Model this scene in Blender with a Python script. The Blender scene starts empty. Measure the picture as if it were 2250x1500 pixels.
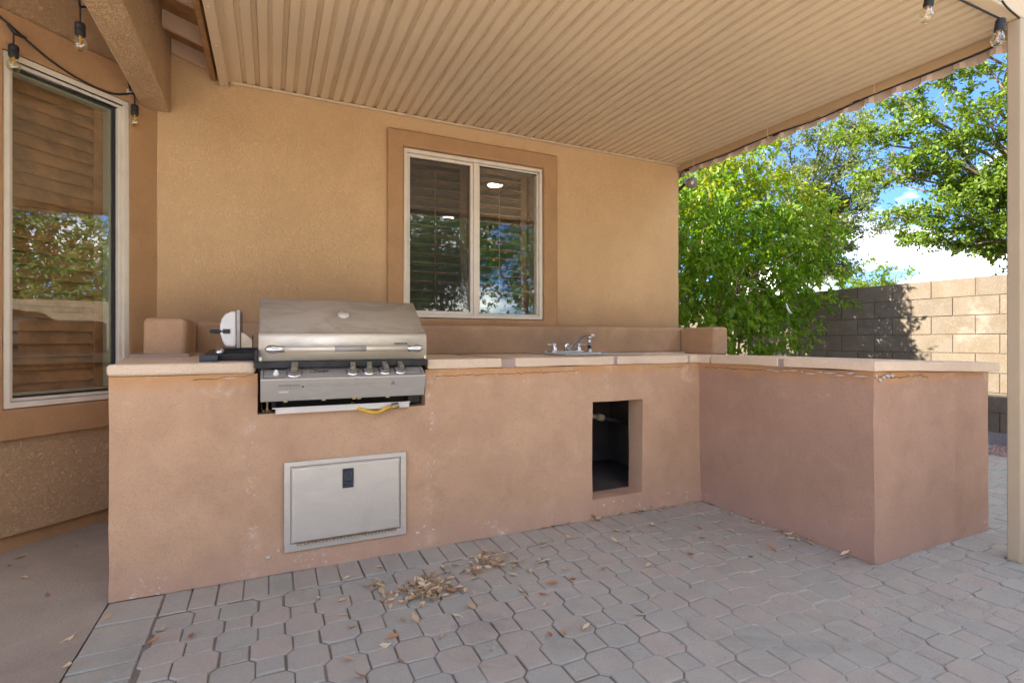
import bpy, bmesh, math, random
import numpy as np
from mathutils import Vector, Matrix, noise

random.seed(7)
rng = np.random.default_rng(7)
scene = bpy.context.scene
COL = scene.collection
RAD = math.radians

# ------------------------------------------------------------------ camera
cam_data = bpy.data.cameras.new("camera")
cam = bpy.data.objects.new("camera", cam_data)
COL.objects.link(cam)
scene.camera = cam
cam.location = (0, 0, 1.05)
cam.rotation_euler = (RAD(90), 0, RAD(-25))
cam_data.sensor_width = 36.0
cam_data.lens = 36.0 * 1135 / 2250
cam_data.shift_y = -2 / 2250
cam_data.clip_start = 0.05
cam_data.clip_end = 2000

# ------------------------------------------------------------------ sky, sun, exposure
SUN_DIR = Vector((1.0, -0.20, -0.687)).normalized()      # the way the light travels
SUN_EL = math.asin(-SUN_DIR.z)
SUN_ROT = math.atan2(-SUN_DIR.x, -SUN_DIR.y)
world = bpy.data.worlds.new("World")
scene.world = world
world.use_nodes = True
wn, wl = world.node_tree.nodes, world.node_tree.links
wn.clear()
w_out = wn.new("ShaderNodeOutputWorld")
w_bg = wn.new("ShaderNodeBackground")
w_bg.inputs["Strength"].default_value = 0.11
w_sky = wn.new("ShaderNodeTexSky")
w_sky.sky_type = 'NISHITA'
w_sky.sun_disc = False
w_sky.sun_elevation = SUN_EL
w_sky.sun_rotation = SUN_ROT
w_sky.altitude = 400
w_sky.air_density = 1.0
w_sky.dust_density = 0.15
w_sky.ozone_density = 3.0
w_tc = wn.new("ShaderNodeTexCoord")
w_sep = wn.new("ShaderNodeSeparateXYZ")
wl.new(w_tc.outputs["Generated"], w_sep.inputs[0])
w_map = wn.new("ShaderNodeMapping")
w_map.inputs["Scale"].default_value = (1.0, 1.0, 2.6)
w_map.inputs["Location"].default_value = (1.3, 0.4, 0.2)
wl.new(w_tc.outputs["Generated"], w_map.inputs[0])
w_noise = wn.new("ShaderNodeTexNoise")
w_noise.inputs["Scale"].default_value = 3.1
w_noise.inputs["Detail"].default_value = 9
w_noise.inputs["Roughness"].default_value = 0.55
wl.new(w_map.outputs[0], w_noise.inputs["Vector"])
w_ramp = wn.new("ShaderNodeValToRGB")
w_ramp.color_ramp.elements[0].position = 0.455
w_ramp.color_ramp.elements[0].color = (0, 0, 0, 1)
w_ramp.color_ramp.elements[1].position = 0.585
w_ramp.color_ramp.elements[1].color = (1, 1, 1, 1)
w_el = wn.new("ShaderNodeMapRange")
for k_, v_ in (("From Min", 0.06), ("From Max", 0.42), ("To Min", 0.012), ("To Max", -0.05)): w_el.inputs[k_].default_value = v_
wl.new(w_sep.outputs["Z"], w_el.inputs["Value"])
w_add = wn.new("ShaderNodeMath"); w_add.operation = 'ADD'
wl.new(w_noise.outputs["Fac"], w_add.inputs[0]); wl.new(w_el.outputs["Result"], w_add.inputs[1])
wl.new(w_add.outputs[0], w_ramp.inputs[0])
w_mix = wn.new("ShaderNodeMix")
w_mix.data_type = 'RGBA'
wl.new(w_ramp.outputs["Color"], w_mix.inputs["Factor"])
w_tint = wn.new("ShaderNodeMix"); w_tint.data_type = 'RGBA'; w_tint.blend_type = 'MULTIPLY'
w_tint.inputs["Factor"].default_value = 1.0
wl.new(w_sky.outputs[0], w_tint.inputs["A"]); w_hz = wn.new("ShaderNodeMapRange"); w_hz.inputs["From Min"].default_value = 0.03; w_hz.inputs["From Max"].default_value = 0.38
wl.new(w_sep.outputs["Z"], w_hz.inputs["Value"])
w_tc2 = wn.new("ShaderNodeMix"); w_tc2.data_type = 'RGBA'
wl.new(w_hz.outputs["Result"], w_tc2.inputs["Factor"])
w_tc2.inputs["A"].default_value = (0.15, 0.23, 0.36, 1); w_tc2.inputs["B"].default_value = (0.27, 0.345, 0.50, 1)
wl.new(w_tc2.outputs["Result"], w_tint.inputs["B"])
wl.new(w_tint.outputs["Result"], w_mix.inputs["A"])
w_mix.inputs["B"].default_value = (7.6, 7.45, 6.9, 1)
wl.new(w_mix.outputs["Result"], w_bg.inputs["Color"])
wl.new(w_bg.outputs[0], w_out.inputs["Surface"])

sun_data = bpy.data.lights.new("sun", 'SUN')
sun_data.energy = 2.9
sun_data.angle = RAD(0.53)
sun_data.color = (1.0, 0.93, 0.82)
sun = bpy.data.objects.new("sun", sun_data)
COL.objects.link(sun)
sun.location = (-20, 4, 16)
sun.rotation_euler = SUN_DIR.to_track_quat('-Z', 'Y').to_euler()

vs = scene.view_settings
vs.view_transform = 'Standard'
vs.look = 'None'
vs.gamma = 1.0
vs.use_curve_mapping = False
vs.exposure = 2.8
scene.render.engine = 'CYCLES'
scene.cycles.max_bounces = 10
scene.cycles.diffuse_bounces = 6
scene.cycles.transparent_max_bounces = 16
scene.cycles.caustics_reflective = False
scene.cycles.caustics_refractive = False

# ------------------------------------------------------------------ material helpers
class NT:
    def __init__(self, name):
        self.m = bpy.data.materials.new(name)
        self.m.use_nodes = True
        self.t = self.m.node_tree
        self.n, self.l = self.t.nodes, self.t.links
        self.b = self.n["Principled BSDF"]
        self.pos = self.n.new("ShaderNodeNewGeometry")
    def put(self, sock, v):
        if isinstance(v, bpy.types.NodeSocket): self.l.new(v, sock)
        elif isinstance(v, (tuple, list)): sock.default_value = tuple(v) if len(v) != 3 or sock.type == 'VECTOR' else (*v, 1)
        else: sock.default_value = v
    def noise(self, scale, detail=4, rough=0.55, dist=0.0, vec=None, stretch=None):
        v = vec or self.pos.outputs["Position"]
        if stretch:
            mp = self.n.new("ShaderNodeMapping"); mp.inputs["Scale"].default_value = stretch
            self.l.new(v, mp.inputs[0]); v = mp.outputs[0]
        x = self.n.new("ShaderNodeTexNoise")
        x.inputs["Scale"].default_value = scale; x.inputs["Detail"].default_value = detail
        x.inputs["Roughness"].default_value = rough; x.inputs["Distortion"].default_value = dist
        self.l.new(v, x.inputs["Vector"]); return x.outputs["Fac"]
    def voro(self, scale, feature='F1', vec=None):
        x = self.n.new("ShaderNodeTexVoronoi"); x.feature = feature
        x.inputs["Scale"].default_value = scale
        self.l.new(vec or self.pos.outputs["Position"], x.inputs["Vector"]); return x.outputs["Distance"]
    def ramp(self, f, a, b, ca=0.0, cb=1.0):
        x = self.n.new("ShaderNodeMapRange"); x.interpolation_type = 'SMOOTHSTEP'
        self.put(x.inputs["Value"], f)
        for k, v in (("From Min", a), ("From Max", b), ("To Min", ca), ("To Max", cb)): x.inputs[k].default_value = v
        return x.outputs["Result"]
    def mix(self, f, a, b, mode='MIX'):
        x = self.n.new("ShaderNodeMix"); x.data_type = 'RGBA'; x.blend_type = mode
        self.put(x.inputs["Factor"], f); self.put(x.inputs["A"], a); self.put(x.inputs["B"], b)
        return x.outputs["Result"]
    def math(self, op, a, b=0.0):
        x = self.n.new("ShaderNodeMath"); x.operation = op
        self.put(x.inputs[0], a); self.put(x.inputs[1], b); return x.outputs[0]
    def xyz(self):
        s = self.n.new("ShaderNodeSeparateXYZ"); self.l.new(self.pos.outputs["Position"], s.inputs[0]); return s.outputs
    def bump(self, h, strength=0.5, dist=0.01, chain=None):
        x = self.n.new("ShaderNodeBump"); x.inputs["Strength"].default_value = strength
        x.inputs["Distance"].default_value = dist; self.put(x.inputs["Height"], h)
        if chain is not None: self.l.new(chain, x.inputs["Normal"])
        return x.outputs[0]
    def fin(self, color=None, rough=0.8, metal=0.0, normal=None, spec=None, **kw):
        if color is not None: self.put(self.b.inputs["Base Color"], color)
        self.put(self.b.inputs["Roughness"], rough); self.put(self.b.inputs["Metallic"], metal)
        if spec is not None: self.b.inputs["Specular IOR Level"].default_value = spec
        if normal is not None: self.l.new(normal, self.b.inputs["Normal"])
        for k, v in kw.items(): self.put(self.b.inputs[k.replace('_', ' ')], v)
        return self.m

def m_stucco(name, col, col2, scale=55, strength=0.7, big=0.25, marks=None, vein=0.5):
    t = NT(name)
    n1 = t.noise(1.3, 4, 0.6); n2 = t.noise(9, 3)
    c = t.mix(t.ramp(n1, 0.35, 0.68, 0, 1), col, col2)
    c = t.mix(t.ramp(n2, 0.4, 0.75, 0, big), c, tuple(v * 0.82 for v in col2))
    w = t.noise(scale, 3, 0.6, 1.6)
    ridge = t.math('ABSOLUTE', t.math('SUBTRACT', w, 0.5))
    lace = t.ramp(ridge, 0.0, 0.09, 0, 1)
    g = t.noise(scale * 4.5, 2, 0.6)
    c = t.mix(t.ramp(ridge, 0.0, 0.045, vein, 0), c, tuple(v * 0.60 for v in col2))
    if marks: c = marks(t, c)
    h = t.math('ADD', t.math('MULTIPLY', lace, 0.8), t.math('MULTIPLY', g, 0.5))
    return t.fin(c, 0.95, normal=t.bump(h, strength, 0.010), spec=0.15)

def m_sand(name, col, col2, marks=None):
    t = NT(name)
    n1 = t.noise(1.7, 5, 0.62, 0.4); n2 = t.noise(6.5, 4, 0.6, 0.6); g = t.noise(170, 2, 0.7); g2 = t.noise(90, 3, 0.6)
    c = t.mix(t.ramp(n1, 0.36, 0.66), col, col2)
    c = t.mix(t.ramp(n2, 0.45, 0.75, 0, 0.35), c, tuple(min(1, v * 1.22) for v in col))
    c = t.mix(t.ramp(n2, 0.25, 0.45, 0.30, 0), c, tuple(v * 0.72 for v in col2))
    c = t.mix(t.ramp(g, 0.3, 0.5, 0.42, 0), c, tuple(v * 0.6 for v in col2))
    if marks: c = marks(t, c)
    h = t.math('ADD', t.math('MULTIPLY', g, 0.5), t.math('MULTIPLY', g2, 0.8))
    return t.fin(c, 0.95, normal=t.bump(h, 0.5, 0.004), spec=0.15)

def counter_marks(t, c):
    x, y, z = t.xyz()
    # warm light bounced off the slab painted as an orange band, chalky efflorescence along the seams and the foot
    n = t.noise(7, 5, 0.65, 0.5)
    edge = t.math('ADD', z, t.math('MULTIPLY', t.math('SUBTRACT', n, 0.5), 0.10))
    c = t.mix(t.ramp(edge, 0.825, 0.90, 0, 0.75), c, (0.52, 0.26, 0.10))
    foot = t.math('ADD', z, t.math('MULTIPLY', t.math('SUBTRACT', n, 0.5), 0.22))
    c = t.mix(t.ramp(foot, 0.0, 0.22, 0.35, 0), c, (0.47, 0.29, 0.24))
    spk = t.noise(42, 4, 0.7, 0.8)
    lowz = t.ramp(z, 0.02, 0.13, 1, 0)
    for sx, wd in ((0.735, 0.045), (-0.08, 0.05)):
        near = t.math('MULTIPLY', t.ramp(t.math('ABSOLUTE', t.math('SUBTRACT', t.math('ADD', x, t.math('MULTIPLY', t.noise(5, 3), 0.04)), sx + 0.02)), 0.0, wd, 1, 0), t.ramp(t.noise(3.7, 4, 0.6), 0.40, 0.58, 0.05, 1))
        pale = t.ramp(t.noise(11, 4, 0.6), 0.45, 0.75, 0, 0.55)
        c = t.mix(t.math('MULTIPLY', near, pale), c, (0.66, 0.50, 0.42))
        c = t.mix(t.math('MULTIPLY', near, t.ramp(spk, 0.57, 0.66, 0, 0.65)), c, (0.74, 0.66, 0.58))
    low2 = t.math('MULTIPLY', lowz, t.ramp(t.noise(3.2, 3), 0.50, 0.62, 0, 1))
    c = t.mix(t.math('MULTIPLY', low2, t.ramp(spk, 0.57, 0.65, 0, 0.7)), c, (0.74, 0.68, 0.62))
    top = t.ramp(z, 0.70, 0.80, 0, 1)
    pale2 = t.math('MULTIPLY', top, t.ramp(t.noise(7.5, 7, 0.75, 0.2), 0.54, 0.70, 0, 0.38))
    c = t.mix(pale2, c, (0.70, 0.54, 0.40))
    return c

def sand_marks(t, c):
    x, y, z = t.xyz()
    e = t.math('SUBTRACT', t.math('ADD', x, t.math('MULTIPLY', t.noise(1.5, 3), 1.4)), t.math('MULTIPLY', y, 0.55))
    return t.mix(t.ramp(e, 0.9, 2.0, 0, 0.9), c, (0.50, 0.44, 0.38))

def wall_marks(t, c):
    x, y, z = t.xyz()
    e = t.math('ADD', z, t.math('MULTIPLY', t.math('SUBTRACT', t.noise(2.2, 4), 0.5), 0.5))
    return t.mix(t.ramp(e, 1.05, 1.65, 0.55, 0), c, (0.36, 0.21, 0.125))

def m_simple(name, col, rough=0.6, metal=0.0, var=0.12, nscale=8, bump=0.0, spec=0.4, bscale=180):
    t = NT(name)
    c = t.mix(t.ramp(t.noise(nscale, 4, 0.6), 0.3, 0.7), tuple(v * (1 - var) for v in col), tuple(min(1, v * (1 + var)) for v in col))
    nrm = t.bump(t.noise(bscale, 2), bump, 0.003) if bump else None
    return t.fin(c, rough, metal, nrm, spec)

def m_steel(name, col, rough, metal=0.9, brushed=(2, 60, 200), dirt=0.25, dirtcol=(0.30, 0.25, 0.19), var=0.06):
    t = NT(name)
    b = t.noise(6, 3, 0.6, 0, None, brushed)
    d = t.ramp(t.noise(6, 6, 0.68, 0.8, None, (0.7, 1.6, 1.6)), 0.36, 0.66, 0, dirt)
    c = t.mix(b, tuple(v * (1 - var) for v in col), tuple(min(1, v * (1 + var)) for v in col))
    c = t.mix(d, c, dirtcol)
    r = t.math('ADD', t.math('MULTIPLY', b, 0.10), t.math('ADD', rough, t.math('MULTIPLY', d, 0.4)))
    return t.fin(c, r, t.math('SUBTRACT', metal, t.math('MULTIPLY', d, 0.7)), t.bump(b, 0.05, 0.001))

def m_piece(name, cols, rough=0.9, gscale=220, bump=0.5, var=0.5, spec=0.2, speck=True):
    """stone-like pieces: the tone differs per object and per island"""
    t = NT(name)
    oi = t.n.new("ShaderNodeObjectInfo")
    r = t.math('FRACT', t.math('ADD', oi.outputs["Random"], t.pos.outputs["Random Per Island"]))
    cr = t.n.new("ShaderNodeValToRGB")
    els = cr.color_ramp.elements
    for i, c in enumerate(cols):
        p = i / max(1, len(cols) - 1)
        e = els[0] if i == 0 else (els[-1] if i == len(cols) - 1 else els.new(p))
        e.position = p; e.color = (*c, 1)
    t.l.new(r, cr.inputs[0])
    c = cr.outputs["Color"]
    big = t.noise(7, 5, 0.65); g = t.noise(gscale, 3, 0.7)
    c = t.mix(t.ramp(big, 0.35, 0.7, 0, var), c, t.mix(0.5, c, (0.30, 0.27, 0.25)))
    st = t.noise(1.9, 6, 0.7, 0.6)
    c = t.mix(t.ramp(st, 0.52, 0.72, 0, 0.45), c, t.mix(0.6, c, (0.10, 0.085, 0.07)))
    c = t.mix(t.ramp(st, 0.28, 0.45, 0.30, 0), c, t.mix(0.5, c, (0.62, 0.55, 0.47)))
    c = t.mix(t.ramp(g, 0.28, 0.48, 0.35, 0), c, t.mix(0.65, c, (0.02, 0.02, 0.02)))
    if speck: c = t.mix(t.ramp(t.noise(gscale * 0.55, 2), 0.60, 0.72, 0, 0.35), c, t.mix(0.5, c, (0.7, 0.65, 0.6)))
    h = t.math('ADD', t.math('MULTIPLY', g, 0.5), t.noise(60, 3))
    return t.fin(c, rough, normal=t.bump(h, bump, 0.003), spec=spec)

def m_leaf(name, cols, trans=0.45, rough=0.45):
    t = NT(name)
    cr = t.n.new("ShaderNodeValToRGB"); els = cr.color_ramp.elements
    for i, c in enumerate(cols):
        p = i / (len(cols) - 1)
        e = els[0] if i == 0 else (els[-1] if i == len(cols) - 1 else els.new(p))
        e.position = p; e.color = (*c, 1)
    oi = t.n.new("ShaderNodeObjectInfo")
    t.l.new(t.math('FRACT', t.math('ADD', oi.outputs["Random"], t.pos.outputs["Random Per Island"])), cr.inputs[0])
    c = cr.outputs["Color"]
    t.fin(c, rough, spec=0.35)
    if trans > 0:
        tr = t.n.new("ShaderNodeBsdfTranslucent")
        hs = t.n.new("ShaderNodeHueSaturation"); hs.inputs["Saturation"].default_value = 1.15; hs.inputs["Value"].default_value = 1.5
        hs.inputs["Hue"].default_value = 0.485
        t.l.new(c, hs.inputs["Color"]); t.l.new(hs.outputs[0], tr.inputs["Color"])
        mx = t.n.new("ShaderNodeMixShader"); mx.inputs[0].default_value = trans
        t.l.new(t.b.outputs[0], mx.inputs[1]); t.l.new(tr.outputs[0], mx.inputs[2])
        t.l.new(mx.outputs[0], t.n["Material Output"].inputs["Surface"])
    return t.m

def m_glass(name, ior=1.9, tint=(0.92, 0.96, 0.94), boost=0.10, rough=0.0):
    t = NT(name)
    t.n.remove(t.b)
    tr = t.n.new("ShaderNodeBsdfTransparent"); tr.inputs[0].default_value = (*tint, 1)
    gl = t.n.new("ShaderNodeBsdfGlossy"); gl.inputs["Roughness"].default_value = rough
    gl.inputs["Color"].default_value = (0.95, 1, 0.98, 1)
    lw = t.n.new("ShaderNodeLayerWeight"); lw.inputs["Blend"].default_value = 0.5
    f = t.math('ADD', t.math('MULTIPLY', t.math('POWER', lw.outputs["Facing"], 3.0), 0.8), boost)
    wob = t.bump(t.noise(1.6, 2), 0.02, 0.02); t.l.new(wob, gl.inputs["Normal"])
    mx = t.n.new("ShaderNodeMixShader"); t.l.new(f, mx.inputs[0]); t.l.new(tr.outputs[0], mx.inputs[1]); t.l.new(gl.outputs[0], mx.inputs[2])
    t.l.new(mx.outputs[0], t.n["Material Output"].inputs["Surface"])
    return t.m

def m_screen(name):
    t = NT(name)
    tr = t.n.new("ShaderNodeBsdfTransparent")
    t.fin((0.035, 0.03, 0.028), 0.7)
    mx = t.n.new("ShaderNodeMixShader"); mx.inputs[0].default_value = 0.33
    t.l.new(tr.outputs[0], mx.inputs[1]); t.l.new(t.b.outputs[0], mx.inputs[2])
    t.l.new(mx.outputs[0], t.n["Material Output"].inputs["Surface"])
    return t.m

def m_emit(name, col, s):
    t = NT(name); t.fin((0.8, 0.8, 0.8)); t.b.inputs["Emission Color"].default_value = (*col, 1); t.b.inputs["Emission Strength"].default_value = s
    return t.m

M = {}
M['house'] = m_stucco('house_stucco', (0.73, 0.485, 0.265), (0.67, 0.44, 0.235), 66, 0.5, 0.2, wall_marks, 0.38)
M['lace'] = m_stucco('heavy_lace_stucco', (0.60, 0.40, 0.235), (0.54, 0.355, 0.21), 50, 0.7, 0.2, None, 0.36)
M['beam'] = m_stucco('beam_stucco', (0.68, 0.465, 0.275), (0.62, 0.42, 0.245), 40, 0.8, 0.2)
M['trim'] = m_sand('trim_stucco', (0.45, 0.265, 0.135), (0.40, 0.235, 0.12))
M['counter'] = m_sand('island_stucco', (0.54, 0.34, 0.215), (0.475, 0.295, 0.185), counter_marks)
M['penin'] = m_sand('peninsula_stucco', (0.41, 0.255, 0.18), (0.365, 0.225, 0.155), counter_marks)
M['ledge'] = m_sand('ledge_stucco', (0.47, 0.30, 0.18), (0.39, 0.245, 0.15))
M['slab'] = m_sand('flagstone', (0.70, 0.54, 0.395), (0.62, 0.475, 0.345))
M['mortar'] = m_sand('mortar', (0.40, 0.30, 0.25), (0.34, 0.26, 0.22))
M['cavity'] = m_sand('bare_cavity', (0.16, 0.13, 0.115), (0.12, 0.10, 0.09))
M['concrete'] = m_sand('concrete', (0.37, 0.31, 0.25), (0.32, 0.265, 0.215))
M['dirt'] = m_sand('dirt', (0.33, 0.26, 0.20), (0.27, 0.21, 0.16))
M['bounce'] = m_sand('bounce_floor_pale', (0.66, 0.61, 0.54), (0.62, 0.57, 0.50))
M['sand'] = m_sand('joint_sand', (0.24, 0.21, 0.18), (0.17, 0.145, 0.12), sand_marks)
M['grit'] = m_sand('joint_grit', (0.42, 0.37, 0.33), (0.32, 0.28, 0.25))
M['paver'] = m_piece('concrete_paver', [(0.385, 0.37, 0.315), (0.425, 0.365, 0.305), (0.39, 0.37, 0.315), (0.37, 0.36, 0.31), (0.42, 0.365, 0.305), (0.385, 0.365, 0.31), (0.40, 0.368, 0.31)])
M['block'] = m_piece('concrete_block', [(0.148, 0.115, 0.078), (0.163, 0.126, 0.085), (0.136, 0.106, 0.073), (0.154, 0.119, 0.080)], 0.95, 150, 0.7, 0.3)
M['blockgrout'] = m_sand('block_mortar', (0.125, 0.096, 0.066), (0.105, 0.080, 0.055))
M['flake'] = m_sand('bare_plaster', (0.50, 0.44, 0.39), (0.42, 0.37, 0.33))
M['bare'] = m_sand('bare_white_plaster', (0.66, 0.60, 0.54), (0.58, 0.51, 0.45))
M['crack'] = m_simple('crack_shadow', (0.09, 0.05, 0.035), 0.95)
M['blockgray'] = m_sand('grey_footing', (0.30, 0.28, 0.26), (0.24, 0.22, 0.21))
M['gravel'] = m_piece('red_gravel', [(0.30, 0.17, 0.14), (0.42, 0.27, 0.22), (0.22, 0.13, 0.11), (0.40, 0.33, 0.29)], 0.95, 160, 0.4, 0.3)
M['cover'] = m_simple('patio_cover_paint', (0.62, 0.485, 0.325), 0.6, 0, 0.05, 1.3, 0, 0.35, 500)
M['cover2'] = m_simple('fascia_paint', (0.50, 0.355, 0.21), 0.5, 0, 0.05, 2, 0.1)
M['post'] = m_simple('post_paint', (0.43, 0.335, 0.225), 0.5, 0, 0.05, 2, 0.1)
M['screwpaint'] = m_simple('screw_head', (0.62, 0.50, 0.36), 0.35, 0.2)
M['valance'] = m_simple('valance_paint', (0.68, 0.54, 0.43), 0.6, 0, 0.06, 5)
M['wood'] = m_simple('brown_board', (0.34, 0.185, 0.08), 0.7, 0, 0.2, 14)
M['eave'] = m_simple('eave_paint', (0.55, 0.38, 0.26), 0.8, 0, 0.06, 5, 0.1)
M['soffit'] = m_sand('soffit', (0.45, 0.34, 0.25), (0.41, 0.31, 0.22))
M['alu'] = m_simple('almond_aluminium', (0.70, 0.63, 0.53), 0.45, 0.0, 0.05, 10)
M['reveal'] = m_simple('olive_reveal', (0.46, 0.43, 0.31), 0.6, 0, 0.05, 10)
M['gasket'] = m_simple('dark_gasket', (0.03, 0.03, 0.03), 0.6)
M['shutter'] = m_simple('stained_shutter', (0.36, 0.17, 0.075), 0.45, 0, 0.3, 12, 0, 0.4)
M['shutter_dark'] = m_simple('stained_shutter_dark', (0.30, 0.15, 0.08), 0.5, 0, 0.3, 12)
M['room'] = m_simple('room_paint', (0.20, 0.18, 0.15), 0.9)
M['glass'] = m_glass('window_glass', 1.75, (0.95, 0.97, 0.96), 0.11)
M['glass2'] = m_glass('window_glass_thin', 1.75, (0.93, 0.96, 0.95), 0.11)
M['bulb'] = m_glass('bulb_glass', 1.5, (0.93, 0.88, 0.74), 0.13)
M['screen'] = m_screen('insect_screen')
M['lamp'] = m_emit('lamp_glow', (1.0, 0.93, 0.82), 5.0)
M['filament'] = m_simple('filament_strip', (0.75, 0.42, 0.12), 0.5)
M['black'] = m_simple('black_rubber', (0.018, 0.018, 0.02), 0.55)
M['tie'] = m_simple('clear_tie', (0.75, 0.68, 0.60), 0.4)
M['steel'] = m_steel('brushed_steel', (0.84, 0.76, 0.64), 0.36, 0.6, (1.2, 60, 60), 0.30, (0.40, 0.31, 0.19))
M['hood'] = m_steel('dusty_hood', (0.37, 0.30, 0.23), 0.6, 0.25, (1.0, 8, 8), 0.9, (0.25, 0.20, 0.145), 0.08)
M['panel'] = m_steel('grey_panel', (0.43, 0.40, 0.365), 0.45, 0.6, (1.0, 50, 50), 0.45, (0.30, 0.27, 0.24), 0.05)
M['door'] = m_steel('door_steel', (0.64, 0.60, 0.55), 0.42, 0.75, (50, 50, 1.5), 0.35, (0.52, 0.45, 0.37), 0.04)
M['tray'] = m_steel('tray_steel', (0.68, 0.63, 0.58), 0.5, 0.35, (1, 40, 40), 0.3, (0.5, 0.44, 0.37))
M['chrome'] = m_steel('chrome', (0.70, 0.71, 0.72), 0.12, 1.0, (3, 3, 3), 0.12, (0.35, 0.33, 0.30), 0.02)
M['sinksteel'] = m_steel('sink_steel', (0.56, 0.57, 0.58), 0.32, 0.9, (3, 40, 40), 0.2, (0.4, 0.37, 0.33))
M['knob'] = m_simple('taupe_knob', (0.235, 0.21, 0.17), 0.42, 0.35, 0.12, 30)
M['firebox'] = m_simple('firebox_black', (0.028, 0.027, 0.028), 0.5, 0.3, 0.3, 20)
M['ink'] = m_simple('black_ink', (0.03, 0.03, 0.03), 0.6)
M['fade_ink'] = m_simple('faded_ink', (0.22, 0.205, 0.19), 0.6)
M['pale_ink'] = m_simple('pale_ink', (0.55, 0.52, 0.48), 0.6)
M['yellow'] = m_simple('yellow_hose', (0.62, 0.36, 0.03), 0.45, 0, 0.2, 30)
M['brass'] = m_simple('dull_brass', (0.33, 0.27, 0.17), 0.45, 0.7, 0.2, 40)
M['orangetab'] = m_simple('pale_tab', (0.60, 0.45, 0.28), 0.6)
M['latch'] = m_simple('blue_black_plastic', (0.022, 0.032, 0.05), 0.35)
M['rust'] = m_simple('rusty_hinge', (0.26, 0.17, 0.09), 0.7, 0.3, 0.5, 60)
M['white'] = m_simple('white_paint', (0.75, 0.73, 0.70), 0.4)
M['ivory'] = m_simple('ivory_panel', (0.60, 0.49, 0.36), 0.4, 0.3)
M['pvc'] = m_simple('aged_pvc', (0.60, 0.50, 0.35), 0.5)
M['lens'] = m_simple('flood_lens', (0.62, 0.55, 0.42), 0.25, 0, 0.15, 60)
M['bronze'] = m_simple('grey_lamp_housing', (0.24, 0.21, 0.19), 0.5, 0.2)
M['bark'] = m_simple('bark', (0.17, 0.125, 0.085), 0.9, 0, 0.35, 12, 0.5, 0.1, 60)
M['twig'] = m_simple('pale_twig', (0.30, 0.23, 0.15), 0.9, 0, 0.3, 12)
M['bush'] = m_leaf('bush_leaf', [(0.08, 0.18, 0.016), (0.115, 0.24, 0.020), (0.15, 0.28, 0.022), (0.20, 0.29, 0.022), (0.09, 0.20, 0.018)], 0.5)
M['bush_sun_tint'] = m_leaf('bush_sun_tint_leaf', [(0.16, 0.24, 0.018), (0.24, 0.29, 0.02), (0.31, 0.32, 0.02), (0.12, 0.22, 0.018), (0.20, 0.27, 0.02)], 0.45)  # sunlight on the bush top put into a yellower leaf colour
M['tree_r'] = m_leaf('tree_leaf', [(0.09, 0.165, 0.022), (0.13, 0.215, 0.025), (0.18, 0.24, 0.03), (0.07, 0.135, 0.02)], 0.42)
M['tree_m'] = m_leaf('olive_leaf', [(0.16, 0.215, 0.075), (0.19, 0.24, 0.085), (0.12, 0.165, 0.06), (0.23, 0.26, 0.085)], 0.42)
M['tree_b'] = m_leaf('yard_tree_leaf', [(0.09, 0.18, 0.045), (0.12, 0.22, 0.05), (0.07, 0.15, 0.04)], 0.35)
M['dead_tan'] = m_leaf('tan_dead_leaf', [(0.58, 0.44, 0.27), (0.68, 0.54, 0.36), (0.42, 0.28, 0.155), (0.63, 0.49, 0.31), (0.34, 0.19, 0.10)], 0.1, 0.8)
M['dead_rust'] = m_leaf('rust_dead_leaf', [(0.36, 0.15, 0.07), (0.46, 0.22, 0.11), (0.27, 0.11, 0.055)], 0.05, 0.8)
M['dead_green'] = m_leaf('pale_green_dead_leaf', [(0.50, 0.49, 0.32), (0.58, 0.57, 0.38), (0.42, 0.43, 0.26)], 0.1, 0.8)

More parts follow.
